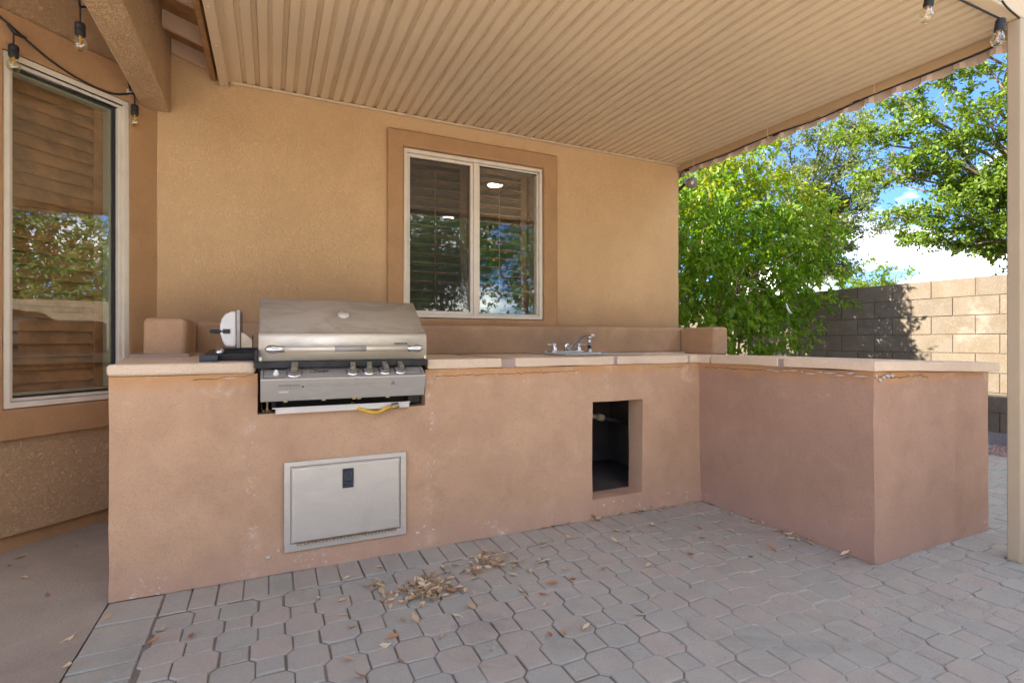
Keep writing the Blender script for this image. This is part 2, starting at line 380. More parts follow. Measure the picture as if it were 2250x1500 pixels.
# ------------------------------------------------------------------ mesh helpers
class MB:
    """collects vertices and faces; build() links them as ONE mesh object"""
    def __init__(self, f=None):
        self.v, self.f, self.tr = [], [], f
    def add(self, vs, fs):
        o = len(self.v)
        self.v += [self.tr(*p) if self.tr else tuple(p) for p in vs]
        self.f += [tuple(i + o for i in q) for q in fs]
    def box(self, x0, x1, y0, y1, z0, z1):
        self.add([(x0,y0,z0),(x1,y0,z0),(x1,y1,z0),(x0,y1,z0),(x0,y0,z1),(x1,y0,z1),(x1,y1,z1),(x0,y1,z1)],
                 [(0,3,2,1),(4,5,6,7),(0,1,5,4),(1,2,6,5),(2,3,7,6),(3,0,4,7)])
    def obox(self, c, ax, ay, az):
        c, ax, ay, az = map(Vector, (c, ax, ay, az))
        vs = [c + ax * a + ay * b + az * d for d in (-1, 1) for a, b in ((-1,-1),(1,-1),(1,1),(-1,1))]
        self.add(vs, [(0,3,2,1),(4,5,6,7),(0,1,5,4),(1,2,6,5),(2,3,7,6),(3,0,4,7)])
    def prism(self, poly, axis, a, b):
        """poly: 2D points extruded along axis from a to b"""
        def p(u, v, w): return {'x': (w, u, v), 'y': (u, w, v), 'z': (u, v, w)}[axis]
        n = len(poly)
        vs = [p(u, v, a) for u, v in poly] + [p(u, v, b) for u, v in poly]
        fs = [(i, (i + 1) % n, n + (i + 1) % n, n + i) for i in range(n)]
        fs += [tuple(range(n - 1, -1, -1)), tuple(range(n, 2 * n))]
        self.add(vs, fs)
    def tube(self, pts, r, n=8, cap=True):
        pts = [Vector(p) for p in pts]
        rs = r if isinstance(r, (list, tuple)) else [r] * len(pts)
        vs, fs = [], []
        up = Vector((0, 0, 1))
        prev = None
        for i, p in enumerate(pts):
            d = (pts[min(i + 1, len(pts) - 1)] - pts[max(i - 1, 0)])
            if d.length < 1e-9: d = Vector((0, 0, 1))
            d.normalize()
            a = prev if prev is not None else (up if abs(d.z) < 0.9 else Vector((1, 0, 0)))
            a = (a - d * a.dot(d))
            if a.length < 1e-6: a = d.orthogonal()
            a.normalize(); prev = a
            b = d.cross(a)
            for k in range(n):
                t = 2 * math.pi * k / n
                vs.append(p + (a * math.cos(t) + b * math.sin(t)) * rs[i])
        for i in range(len(pts) - 1):
            for k in range(n):
                k2 = (k + 1) % n
                fs.append((i*n + k, i*n + k2, (i+1)*n + k2, (i+1)*n + k))
        if cap:
            fs.append(tuple(range(n - 1, -1, -1))); o = (len(pts) - 1) * n
            fs.append(tuple(range(o, o + n)))
        self.add(vs, fs)
    def lathe(self, prof, c, axis=(0, 0, 1), n=16):
        """prof: (radius, height) along axis from c"""
        ax = Vector(axis).normalized()
        self.tube([Vector(c) + ax * h for r, h in prof], [max(r, 1e-4) for r, h in prof], n)
    def build(self, name, mat, parent=None, smooth=False, bevel=0.0, seg=2, angle=30, shift=None):
        me = bpy.data.meshes.new(name)
        me.from_pydata([tuple(p) for p in self.v], [], self.f)
        bm = bmesh.new(); bm.from_mesh(me)
        bmesh.ops.remove_doubles(bm, verts=bm.verts, dist=1e-5)
        bmesh.ops.recalc_face_normals(bm, faces=bm.faces)
        bm.to_mesh(me); bm.free()
        if smooth: me.shade_smooth()
        if mat: me.materials.append(mat)
        o = bpy.data.objects.new(name, me); COL.objects.link(o)
        if parent is not None:
            o.parent = parent
            root = parent
            if parent.parent is None: o.location = -parent.location
        if bevel:
            md = o.modifiers.new("bevel", 'BEVEL'); md.width = bevel; md.segments = seg
            md.limit_method = 'ANGLE'; md.angle_limit = RAD(angle)
            if smooth is False: me.shade_smooth()
            md.harden_normals = True
        return o

def thing(name, label, cat, loc=(0, 0, 0), group=None):
    o = bpy.data.objects.new(name, None); COL.objects.link(o)
    o.location = loc; o.empty_display_size = 0.1
    o['label'] = label; o['category'] = cat
    if group: o['group'] = group
    return o
def tag(o, label, cat, group=None, kind=None):
    if label: o['label'] = label
    if cat: o['category'] = cat
    if group: o['group'] = group
    if kind: o['kind'] = kind
    return o
def link_copy(src, name, parent, loc, rot=(0, 0, 0), sc=(1, 1, 1)):
    o = bpy.data.objects.new(name, src); COL.objects.link(o)
    o.parent = parent; o.location = loc; o.rotation_euler = rot; o.scale = sc
    return o
def mesh_of(mb, name, mat, smooth=False):
    o = mb.build(name, mat, None, smooth); me = o.data; bpy.data.objects.remove(o); return me

def frange(a, b, step):
    n = max(1, round(abs(b - a) / step)); return [a + (b - a) * i / n for i in range(n + 1)]

def wall_grid(mb, us, zs, holes, w0, w1, wob=0.0, seed=0.0, place=None, wobfn=None):
    """a slab in the (u, z) plane from w0 (face) to w1 (back) with rectangular holes; place(u, w, z) -> xyz"""
    us = sorted(set(round(u, 4) for u in us)); zs = sorted(set(round(z, 4) for z in zs))
    nu, nz = len(us), len(zs)
    def hole(i, j):
        u, z = (us[i] + us[i+1]) / 2, (zs[j] + zs[j+1]) / 2
        return any(a < u < b and c < z < d for a, b, c, d in holes)
    vs = []
    for w in (w0, w1):
        for i in range(nu):
            for j in range(nz):
                u, z, ww = us[i], zs[j], w
                if wob and w == w0:
                    ww += wob * (noise.noise((u * 2.3 + seed, z * 2.3, 1.7)) + 0.5 * noise.noise((u * 7 + seed, z * 7, 4.2)))
                if wob:
                    u += 0.6 * wob * noise.noise((z * 5 + seed, u * 3, 9.1)); z += 0.6 * wob * noise.noise((u * 5 + seed, z * 3, 2.2))
                vs.append(place(u, ww, z) if place else (u, ww, z))
    S = nu * nz
    def vid(i, j, b=0): return b * S + i * nz + j
    fs = []
    solid = [[not hole(i, j) for j in range(nz - 1)] for i in range(nu - 1)]
    for i in range(nu - 1):
        for j in range(nz - 1):
            if not solid[i][j]: continue
            fs.append((vid(i,j), vid(i+1,j), vid(i+1,j+1), vid(i,j+1)))
            fs.append((vid(i,j,1), vid(i,j+1,1), vid(i+1,j+1,1), vid(i+1,j,1)))
            for di, dj, e in ((-1,0,((i,j),(i,j+1))), (1,0,((i+1,j),(i+1,j+1))), (0,-1,((i,j),(i+1,j))), (0,1,((i,j+1),(i+1,j+1)))):
                a, b = i + di, j + dj
                if not (0 <= a < nu - 1 and 0 <= b < nz - 1 and solid[a][b]):
                    p, q = e; fs.append((vid(*p), vid(*q), vid(*q, 1), vid(*p, 1)))
    used = sorted({k for f in fs for k in f}); mp = {k: i for i, k in enumerate(used)}
    mb.add([vs[k] for k in used], [tuple(mp[k] for k in f) for f in fs])

def text_mesh(body, size, name, mat, parent, mtx, shear=0.0, extr=0.0004, bold=0.0):
    cu = bpy.data.curves.new(name, 'FONT'); cu.body = body; cu.size = size; cu.extrude = extr; cu.shear = shear
    cu.align_x = 'CENTER'; cu.align_y = 'CENTER'; cu.offset = bold
    tmp = bpy.data.objects.new(name, cu); COL.objects.link(tmp)
    dg = bpy.context.evaluated_depsgraph_get()
    me = bpy.data.meshes.new_from_object(tmp.evaluated_get(dg))
    bpy.data.objects.remove(tmp); me.transform(mtx); me.materials.clear(); me.materials.append(mat)
    o = bpy.data.objects.new(name, me); COL.objects.link(o); o.parent = parent
    if parent.parent is None: o.location = -parent.location
    return o

def spline(pts, n=8):
    P = [Vector(p) for p in pts]; out = []
    for i in range(len(P) - 1):
        p0, p1, p2, p3 = P[max(i-1, 0)], P[i], P[i+1], P[min(i+2, len(P)-1)]
        for k in range(n):
            t = k / n
            out.append(0.5 * ((2*p1) + (p2-p0)*t + (2*p0-5*p1+4*p2-p3)*t*t + (3*p1-p0-3*p2+p3)*t**3))
    out.append(P[-1]); return out

# ================================================================== GROUND
def sheet(name, x0, x1, y0, y1, z, mat, kind='structure'):
    mb = MB(); mb.add([(x0,y0,z),(x1,y0,z),(x1,y1,z),(x0,y1,z)], [(0,1,2,3)])
    return tag(mb.build(name, mat), None, None, None, kind)
sheet('ground', -400, 400, -400, 400, -0.06, M['dirt'])
sheet('bounce_floor', -8.8, 6.0, -8.5, 0.42, 0.006, M['bounce'])  # unseen pale floor added behind the camera to bounce sunlight into the patio
tag(bpy.data.objects['ground'], 'bare tan ground of the yard beyond the paving', None)

# paving bed (the joints between the pavers)
bed = MB(); bed.add([(-0.59,-4,-0.006),(6.0,-4,-0.006),(6.0,9.0,-0.006),(-0.59,9.0,-0.006)], [(0,1,2,3)])
paving = tag(bed.build('patio_paving', M['sand']), 'grey and pinkish octagon pavers with sandy joints', None, None, 'structure')

def paver_mesh(poly, h=0.05, ch=0.0042, name='paver'):
    n = len(poly); c = Vector((sum(p[0] for p in poly) / n, sum(p[1] for p in poly) / n))
    ins = []
    for p in poly:
        d = (Vector(p) - c); ins.append(c + d * (1 - ch / max(0.02, d.length)))
    vs = [(x, y, -h) for x, y in poly] + [(x, y, -ch * 0.8) for x, y in poly] + [(p.x, p.y, 0) for p in ins]
    fs = []
    for k in range(n):
        k2 = (k + 1) % n
        fs += [(k, k2, n + k2, n + k), (n + k, n + k2, 2*n + k2, 2*n + k)]
    fs.append(tuple(range(2*n, 3*n)))
    return vs, fs
PX, PY, G = 0.112, 0.110, 0.0028
ho, hs = 0.0675, 0.0445
octx, octy = ho - G, ho - G - 0.001
cx_, cy_ = hs + 0.000, hs - 0.001
oct_poly = [(-cx_, -octy), (cx_, -octy), (octx, -cy_), (octx, cy_), (cx_, octy), (-cx_, octy), (-octx, cy_), (-octx, -cy_)]
sq_poly = [(-hs + G, -hs + G), (hs - G, -hs + G), (hs - G, hs - G), (-hs + G, hs - G)]
def rect_poly(a, b): return [(-a/2+G, -b/2+G), (a/2-G, -b/2+G), (a/2-G, b/2-G), (-a/2+G, b/2-G)]
kinds = {'oct': oct_poly, 'sq': sq_poly, 'sold': rect_poly(0.0968, 0.197), 'soldx': rect_poly(0.194, 0.0998)}
pm = {}
for k, p in kinds.items():
    mb = MB(); mb.add(*paver_mesh(p)); pm[k] = mesh_of(mb, 'paver', M['paver'])
def in_island(x, y, m=0.0):
    return (-0.6 - m < x < 3.55 + m and y > 2.56 - m) or (2.55 - m < x < 3.59 + m and 1.475 - m < y)
spots = []
for i in range(43):                                   # soldier course along the kitchen front
    x = -0.348 + i * 0.0968
    if x < 2.50: spots.append(('sold', x, 2.463))
for i in range(30):                                   # border course along the concrete
    spots.append(('soldx', -0.493, 2.512 - i * 0.0998))
for a in range(-60, 70):
    for b in range(-60, 60):
        x, y = 0.5615 + a * PX, 1.628 + b * PY
        if x < -0.45 or x > 5.95 or y < 0.45 or y > 6: continue
        if y > 2.42 and x < 2.6: continue
        if in_island(x, y, -0.07): continue
        spots.append(('oct' if (a + b) % 2 == 0 else 'sq', x, y))
CA, SA = math.cos(RAD(25)), math.sin(RAD(25))
def cam_uvd(x, y, z):
    d = x * SA + y * CA
    if d < 0.2: return None
    return (x * CA - y * SA) / d, (z - 1.05) / d, d
ranked = []
for s in spots:
    q = cam_uvd(s[1], s[2], 0)
    if q and abs(q[0]) < 1.03 and q[1] > -0.70 and not (s[1] > 3.3 and s[2] > 1.35 and s[2] < 0.43 * s[1]):
        ranked.append((1.0 / q[2] ** 3 * (1.3 if s[0] != 'sq' else 0.7), s))
ranked.sort(key=lambda t: -t[0])
near = {id(s) for _, s in ranked[:300]}
def clip(poly, ax, lim, sign):
    out = []
    for i in range(len(poly)):
        p, q = poly[i], poly[(i + 1) % len(poly)]; a, b = sign * (p[ax] - lim), sign * (q[ax] - lim)
        if a <= 0: out.append(p)
        if a * b < 0: t = a / (a - b); out.append((p[0] + (q[0]-p[0]) * t, p[1] + (q[1]-p[1]) * t))
    return out
rest = MB()
pave_loc = paving.location
for s in spots:
    k, x, y = s
    jz = random.uniform(-0.003, 0.0025) + 0.004 * noise.noise((x * 1.3, y * 1.3, 0))
    tilt = (random.gauss(0, 0.008), random.gauss(0, 0.008), random.gauss(0, 0.014))
    x += random.gauss(0, 0.0012); y += random.gauss(0, 0.0012)
    pol = kinds[k]
    if k in ('oct', 'sq') and (y > 2.29 or x < -0.32):
        if x < 2.56: pol = clip(pol, 1, 2.3615 - y, 1)
        pol = clip(pol, 0, -0.3925 - x, -1)
        if len(pol) < 3 or max(p[0] for p in pol) - min(p[0] for p in pol) < 0.015 or max(p[1] for p in pol) - min(p[1] for p in pol) < 0.015: continue
        if id(s) in near:
            mb = MB(); mb.add(*paver_mesh(pol, ch=0.004)); link_copy(mesh_of(mb, 'paver', M['paver']), 'paver', paving, (x, y, jz), tilt); continue
    if id(s) in near:
        link_copy(pm[k], 'paver', paving, (x, y, jz), tilt)
    else:
        v, f = paver_mesh(pol)
        rest.add([(x + p[0], y + p[1], jz + p[2] + p[0] * tilt[1]) for p in v], f)
o = rest.build('paver_field', M['paver'], paving); o['kind'] = 'stuff'

# grit washed into the joints and lying on the pavers
def scatter_grit(name, n, fx, fy, size, mat, label, zf=lambda x, y: 0.0):
    vs, fs = [], []
    for i in range(n):
        x, y = fx(), fy()
        if in_island(x, y, 0.0): continue
        s = size * random.uniform(0.5, 1.4); a = random.uniform(0, 6.28); z = zf(x, y)
        o = len(vs)
        for k in range(4):
            t = a + k * 1.571; r = s * random.uniform(0.7, 1.2)
            vs.append((x + math.cos(t) * r, y + math.sin(t) * r, z))
        vs.append((x + s * random.uniform(-.3, .3), y, z + s * random.uniform(0.6, 1.1)))
        fs += [(o, o+1, o+4), (o+1, o+2, o+4), (o+2, o+3, o+4), (o+3, o, o+4)]
    me = bpy.data.meshes.new(name); me.from_pydata(vs, [], fs); me.materials.append(mat)
    ob = bpy.data.objects.new(name, me); COL.objects.link(ob)
    return tag(ob, label, None, None, 'stuff')
scatter_grit('joint_grit', 5200, lambda: random.triangular(0.9, 3.6, 2.5), lambda: random.triangular(0.55, 2.0, 1.15), 0.0022, M['grit'], 'fine pale grit washed over the paver joints')
scatter_grit('wall_foot_grit', 900, lambda: random.uniform(-0.4, 2.5), lambda: 2.555 - abs(random.gauss(0, 0.012)), 0.003, M['grit'], 'crumbs of stucco along the foot of the counter')
scatter_grit('gravel', 9000, lambda: random.uniform(6.0, 6.8), lambda: random.uniform(1.2, 8.5), 0.016, M['gravel'], 'reddish gravel strip at the foot of the block wall', lambda x, y: -0.03)
scatter_grit('bush_gravel', 4000, lambda: random.uniform(3.6, 6.1), lambda: random.uniform(3.4, 8.5), 0.016, M['gravel'], 'reddish gravel under the bush', lambda x, y: -0.005)

# concrete pad left of the counter, rising a little to the bay wall
BA = RAD(44)
BD = Vector((-math.sin(BA), -math.cos(BA), 0)); BN = Vector((math.cos(BA), -math.sin(BA), 0)); BC = Vector((-0.61, 3.62, 0)) - BN * 0.034
def bay(s, w, z): p = BC + BD * s + BN * w; return (p.x, p.y, z)
mb = MB(); xs = frange(-3.2, -0.592, 0.1); ys = frange(-3.0, 3.75, 0.1)
def padz(x, y):
    q = (Vector((x, y, 0)) - BC).dot(BN); t = min(1, max(0, 1 - q / 0.9)); return -0.002 + 0.070 * t * t * (3 - 2 * t)
vs = [(x, y, padz(x, y)) for x in xs for y in ys]; ny = len(ys)
mb.add(vs, [(i*ny+j, (i+1)*ny+j, (i+1)*ny+j+1, i*ny+j+1) for i in range(len(xs)-1) for j in range(ny-1)])
mb.box(-3.2, -0.592, -3.0, 3.75, -0.2, -0.1)
tag(mb.build('concrete_pad', M['concrete'], None, True), 'grey brown concrete slab left of the counter', None, None, 'structure')

# ================================================================== HOUSE
house = thing('house', 'tan stucco house with brown trimmed windows behind the outdoor kitchen', 'house', (1.4, 3.7, 0))
WY = 3.62
WX0, WX1, WZ0, WZ1 = 0.8425, 1.9537, 1.212, 2.409
mb = MB()
wall_grid(mb, frange(-0.61, 3.366, 0.1) + [WX0, WX1], frange(0, 2.88, 0.1) + [WZ0, WZ1], [(WX0, WX1, WZ0, WZ1)], WY, WY + 0.15, 0.004, 3.0)
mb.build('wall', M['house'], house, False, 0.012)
mb = MB(); mb.box(3.216, 3.362, WY + 0.152, 9.0, 0, 2.78); mb.build('side_wall', M['house'], house, bevel=0.01)
# brown trim band round the window (four pieces butted)
mb = MB()
T0, T1 = WY - 0.032, WY + 0.02
def trim_ring(mb, x0, x1, z0, z1, X0, X1, Z0, Z1, place):
    wall_grid(mb, frange(X0, X1, 0.09) + [x0, x1], frange(Z0, Z1, 0.09) + [z0, z1], [(x0, x1, z0, z1)], T0, T1, 0.004, 8.0)
trim_ring(mb, WX0 - 0.002, WX1 + 0.002, WZ0 - 0.002, WZ1 + 0.002, 0.728, 2.078, 1.09, 2.525, None)
mb.build('window_trim', M['trim'], house, False, 0.014, 3)
# roof over the house and over the porch on the left
mb = MB(); mb.box(-6.0, 3.40, 3.80, 9.0, 2.782, 2.86); mb.build('roof', M['eave'], house)
mb = MB(); mb.box(-6.0, -0.682, 1.25, 3.78, 2.79, 2.94); mb.build('porch_ceiling', M['soffit'], house)
mb = MB(); mb.box(-0.68, -0.27, -0.2, 3.60, 3.06, 3.12); mb.build('eave_sheathing', M['wood'], house)
# bay wall
BF_R, BF_L, BF_B, BF_T = 0.150, 0.712, 0.733, 2.378
mb = MB()
wall_grid(mb, frange(0.0, 2.2, 0.1) + [BF_R, BF_L], frange(0.14, 2.79, 0.1) + [BF_B, BF_T], [(BF_R, BF_L, BF_B, BF_T)], 0.0, -0.14, 0.004, 5.0, lambda u, w, z: bay(u, w, z))
mb.build('bay_wall', M['lace'], house, False, 0.010)
mb = MB(); mb.add([bay(0, -0.028, 0.0), bay(2.2, -0.028, 0.0), bay(2.2, -0.028, 0.139), bay(0, -0.028, 0.139), bay(0, -0.13, 0.0), bay(2.2, -0.13, 0.0), bay(2.2, -0.13, 0.139), bay(0, -0.13, 0.139)],
                  [(0,1,2,3),(4,7,6,5),(3,2,6,7)])
mb.build('footing', M['trim'], house)
mb = MB()
wall_grid(mb, frange(-0.028, 0.86, 0.08) + [BF_R, BF_L], frange(0.593, 2.56, 0.09) + [BF_B, BF_T], [(BF_R, BF_L, BF_B, BF_T)], 0.034, -0.02, 0.004, 6.0, lambda u, w, z: bay(u, w, z))
mb.build('bay_window_trim', M['trim'], house, False, 0.014, 3)
# stucco beam running out from the house corner
mb = MB()
wall_grid(mb, frange(-1.6, 3.61, 0.12), frange(2.385, 2.93, 0.1), [], -0.533, -0.678, 0.004, 12.0, lambda u, w, z: (w, u, z))
mb.build('stucco_beam', M['beam'], house, False, 0.016, 2)
mb = MB(); mb.tube(spline([(-0.684, 2.28, 2.44), (-0.681, 2.29, 2.379), (-0.60, 2.31, 2.377), (-0.534, 2.33, 2.379), (-0.528, 2.30, 2.43), (-0.527, 2.27, 2.52), (-0.526, 2.24, 2.75)], 6), 0.0055, 6); mb.build('painted_cable', M['beam'], house, True)
# eave boards between the beam and the patio cover
for yb in (3.585, 3.29, 2.93, 2.55):
    mb = MB(); mb.add([(-0.531, yb, 2.735), (-0.31, yb, 2.665), (-0.31, yb, 2.765), (-0.531, yb, 2.835), (-0.531, yb + 0.035, 2.735), (-0.31, yb + 0.035, 2.665), (-0.31, yb + 0.035, 2.765), (-0.531, yb + 0.035, 2.835)],
        [(0,1,2,3),(4,7,6,5),(0,4,5,1),(3,2,6,7),(0,3,7,4),(1,5,6,2)])
    mb.build('eave_board', M['eave'], house, bevel=0.004)
mb = MB(); mb.add([(-0.531, -0.2, 2.822), (-0.31, -0.2, 2.752), (-0.31, 3.60, 2.752), (-0.531, 3.60, 2.822), (-0.531, -0.2, 2.842), (-0.31, -0.2, 2.772), (-0.31, 3.60, 2.772), (-0.531, 3.60, 2.842)],
    [(0,1,2,3),(4,7,6,5),(0,4,5,1),(3,2,6,7),(0,3,7,4),(1,5,6,2)]); mb.build('eave_deck', M['wood'], house)
mb = MB(); mb.box(-0.332, -0.302, -0.2, 3.612, 2.626, 2.78); mb.build('barge_board', M['wood'], house, bevel=0.003)

# --- kitchen window : frame with sash, panes, screen, shutter
def frame_bars(mb, x0, x1, z0, z1, t, y0, y1):
    mb.box(x0, x1, y0, y1, z0, z0 + t); mb.box(x0, x1, y0, y1, z1 - t, z1)
    mb.box(x0, x0 + t, y0, y1, z0 + t, z1 - t); mb.box(x1 - t, x1, y0, y1, z0 + t, z1 - t)
mb = MB(); e = 0.003
frame_bars(mb, WX0 + e, WX1 - e, WZ0 + e, WZ1 - e, 0.026, 3.612, 3.70)
mb.box(1.374, 1.412, 3.622, 3.69, WZ0 + 0.029, WZ1 - 0.029)
frame_bars(mb, 1.412, WX1 - 0.029, WZ0 + 0.029, WZ1 - 0.029, 0.014, 3.632, 3.684)
win = mb.build('window', M['alu'], house, bevel=0.003)
mb = MB(); frame_bars(mb, WX0 + 0.030, 1.373, WZ0 + 0.030, WZ1 - 0.030, 0.022, 3.634, 3.665); mb.build('sash', M['alu'], win, bevel=0.003)
mb = MB(); mb.box(1.428, WX1 - 0.044, 3.655, 3.659, WZ0 + 0.044, WZ1 - 0.044); mb.build('pane', M['glass'], win)
mb = MB(); mb.box(WX0 + 0.053, 1.350, 3.658, 3.662, WZ0 + 0.053, WZ1 - 0.053); mb.build('pane', M['glass2'], win)
mb = MB(); mb.add([(WX0 + 0.053, 3.636, WZ0 + 0.053), (1.350, 3.636, WZ0 + 0.053), (1.350, 3.636, WZ1 - 0.053), (WX0 + 0.053, 3.636, WZ1 - 0.053)], [(0,1,2,3)]); mb.build('insect_screen', M['screen'], win)
mb = MB()
for x0, x1 in ((0.86, 1.385), (1.395, 1.905)):
    frame_bars(mb, x0, x1, 1.19, 2.43, 0.055, 3.80, 3.83)
mb.build('shutter_frame', M['shutter_dark'], win, bevel=0.003)
mb = MB(); frame_bars(mb, 0.80, 1.97, 1.17, 2.45, 0.05, 3.772, 3.799); mb.build('shutter_surround', M['shutter_dark'], win)
sl = MB(); sl.prism([(-0.031, -0.0045), (0, -0.006), (0.031, -0.0045), (0.031, 0.0045), (0, 0.006), (-0.031, 0.0045)], 'x', -0.205, 0.205)
slat_me = mesh_of(sl, 'shutter_slat', M['shutter_dark'])
for xc in (1.1225, 1.65):
    for k in range(16):
        link_copy(slat_me, 'shutter_slat', win, (xc, 3.815, 1.283 + k * 0.0695), (RAD(-10), 0, 0), (0.99 if xc < 1.3 else 0.965, 1, 1))
    mb = MB(); mb.box(xc - 0.004, xc + 0.004, 3.776, 3.783, 1.27, 2.33); mb.build('tilt_rod', M['shutter_dark'], win)

# --- bay window
mb = MB(lambda u, w, z: bay(u, w, z))
frame_bars(mb, BF_R + e, BF_L - e, BF_B + e, BF_T - e, 0.026, -0.07, 0.030)
frame_bars(mb, BF_R + 0.030, BF_L - 0.030, BF_B + 0.030, BF_T - 0.030, 0.016, -0.06, 0.012)
bwin = mb.build('bay_window', M['alu'], house, bevel=0.003)
mb = MB(lambda u, w, z: bay(u, w, z)); frame_bars(mb, BF_R + 0.047, BF_L - 0.047, BF_B + 0.047, BF_T - 0.047, 0.008, -0.055, -0.010); mb.build('gasket', M['gasket'], bwin)
mb = MB(lambda u, w, z: bay(u, w, z)); frame_bars(mb, BF_R + 0.004, BF_L - 0.004, BF_B + 0.004, BF_T - 0.004, 0.062, -0.082, -0.0715); frame_bars(mb, BF_R + 0.056, BF_L - 0.056, BF_B + 0.056, BF_T - 0.056, 0.012, -0.070, -0.032); mb.build('window_reveal', M['reveal'], bwin)
mb = MB(lambda u, w, z: bay(u, w, z)); mb.box(BF_R + 0.056, BF_L - 0.056, -0.030, -0.026, BF_B + 0.056, BF_T - 0.056); mb.build('pane', M['glass'], bwin)
mb = MB(lambda u, w, z: bay(u, w, z)); frame_bars(mb, 0.185, 0.78, 0.70, 2.42, 0.075, -0.115, -0.085); mb.build('shutter_frame', M['shutter'], bwin, bevel=0.004)
sl = MB(); sl.prism([(-0.004, -0.036), (0.004, -0.036), (0.006, 0), (0.004, 0.036), (-0.004, 0.036), (-0.006, 0)], 'x', -0.221, 0.221)
slat_b = mesh_of(sl, 'shutter_slat', M['shutter'])
zrot = math.atan2(BD.y, BD.x)
for k in range(25):
    p = bay(0.4825, -0.10, 0.808 + k * 0.0645)
    link_copy(slat_b, 'shutter_slat', bwin, p, (RAD(24), 0, zrot))
# dark room behind the windows, with two lit downlights
mb = MB()
for b in ((-1.8, 3.2, 8.8, 8.9, 0, 2.75), (-1.9, -1.8, 3.2, 8.9, 0, 2.75), (3.1, 3.2, 3.79, 8.79, 0, 2.75), (-1.9, 3.2, 3.2, 8.9, -0.04, -0.012), (-1.8, 3.1, 3.78, 8.8, 2.72, 2.80)): mb.box(*b)
mb.build('room', M['room'], house)
mb = MB(); mb.add([bay(0.06, -0.16, 0.3), bay(1.6, -0.16, 0.3), bay(1.6, -0.16, 2.7), bay(0.06, -0.16, 2.7)], [(0,1,2,3)]); mb.build('shutter_backing', M['shutter_dark'], house)
for i, yy in enumerate((5.07, 6.7)):
    t = thing('ceiling_light', ('lit round downlight indoors, seen higher up through the right window pane', 'lit round downlight indoors, seen lower down through the screened left pane')[i], 'ceiling light', (2.165, yy, 2.70), 'lit downlights inside the house')
    mb = MB(); mb.lathe([(0.075, 0.012), (0.075, 0.002), (0.0, 0.0)], (2.165, yy, 2.70), n=20); mb.build('diffuser', M['lamp'], t)
    mb = MB(); mb.lathe([(0.098, 0.018), (0.098, 0.008), (0.078, 0.004), (0.078, 0.018)], (2.165, yy, 2.70), n=20); mb.build('rim', M['white'], t)

# ================================================================== PATIO COVER
cover = thing('patio_cover', 'tan ribbed metal patio cover on a square post', 'patio cover', (1.5, 2.4, 0))
def pz(y): return 2.608 + (y - 1.365) * 0.0127
PITCH = 0.1432
def pan_profile(x0):
    # two flats, one narrow seam and one wider groove per panel
    return [(x0, 0), (x0 + 0.043, 0), (x0 + 0.047, 0.012), (x0 + 0.065, 0.012), (x0 + 0.0695, 0.0), (x0 + 0.114, 0), (x0 + 0.118, 0.014), (x0 + 0.137, 0.014), (x0 + 0.1415, 0)]
x = -0.205
while x < 3.33:
    pr = [(min(a, 3.345), b) for a, b in pan_profile(x)]
    n = len(pr); mb = MB(); vs = []
    for yy in (1.246, 3.606):
        vs += [(a, yy, pz(yy) + b) for a, b in pr] + [(pr[-1][0], yy, pz(yy) + 0.045), (pr[0][0], yy, pz(yy) + 0.045)]
    m = n + 2
    mb.add(vs, [(i, (i+1) % m, m + (i+1) % m, m + i) for i in range(m)] + [tuple(range(m)), tuple(range(2*m-1, m-1, -1))])
    mb.build('roof_panel', M['cover'], cover)
    x += PITCH
mb = MB()                                                   # left edge channel
vs = [(a, yy, pz(yy) + b) for yy in (1.246, 3.603) for a, b in ((-0.283, -0.040), (-0.236, -0.040), (-0.236, -0.002), (-0.205, -0.002), (-0.205, 0.0), (-0.205, 0.06), (-0.283, 0.06))]
mb.add(vs, [(i, (i+1) % 7, 7 + (i+1) % 7, 7 + i) for i in range(7)] + [tuple(range(7)), tuple(range(13, 6, -1))])
mb.build('edge_channel', M['cover'], cover, bevel=0.002)
mb = MB(); mb.box(-0.225, 3.345, 3.585, 3.612, pz(3.6) - 0.014, pz(3.6) - 0.003); mb.build('wall_ledger', M['cover'], cover, bevel=0.002)
mb = MB()
for k in range(50): mb.lathe([(0.0045, 0), (0.0035, 0.002), (0, 0.003)], (-0.205 + k * 0.0716, 3.598, pz(3.6) - 0.0145), (0, 0, -1), 6)
mb.build('screw', M['screwpaint'], cover, True)['kind'] = 'stuff'
sc = MB(); sc.lathe([(0.009, 0), (0.007, 0.004), (0, 0.005)], (0, 0, 0), (0, 0, -1), 8); sc_me = mesh_of(sc, 'screw_head', M['screwpaint'], True)
for yy in (3.57, 3.36, 3.10, 2.75):
    link_copy(sc_me, 'screw_head', cover, Vector((-0.262, yy, pz(yy) - 0.040)) - cover.location)
mb = MB()                                                   # right side fascia channel
vs = [(a, yy, pz(yy) + b) for yy in (1.20, 3.64) for a, b in ((3.348, -0.052), (3.352, -0.0), (3.352, 0.12), (3.372, 0.12), (3.372, -0.052))]
mb.add(vs, [(i, (i+1) % 5, 5 + (i+1) % 5, 5 + i) for i in range(5)] + [tuple(range(5)), tuple(range(9, 4, -1))])
mb.build('side_fascia', M['cover2'], cover, bevel=0.002)
mb = MB(); vs = []; yy = 1.19; prof = []
while yy < 3.80:                                            # corrugated valance outside the fascia
    for dy, dx in ((0, 0), (0.018, -0.022), (0.045, -0.022), (0.062, 0.0), (0.110, 0.004)): prof.append((yy + dy, 3.425 + dx))
    yy += 0.157
for (py, px) in prof:
    bot = pz(min(py, 3.6)) - 0.078 + 0.005 * math.sin((py - 1.19) / 0.157 * 2 * math.pi)
    vs += [(px, py, bot), (px, py, pz(py) + 0.02), (px + 0.003, py, bot), (px + 0.003, py, pz(py) + 0.02)]
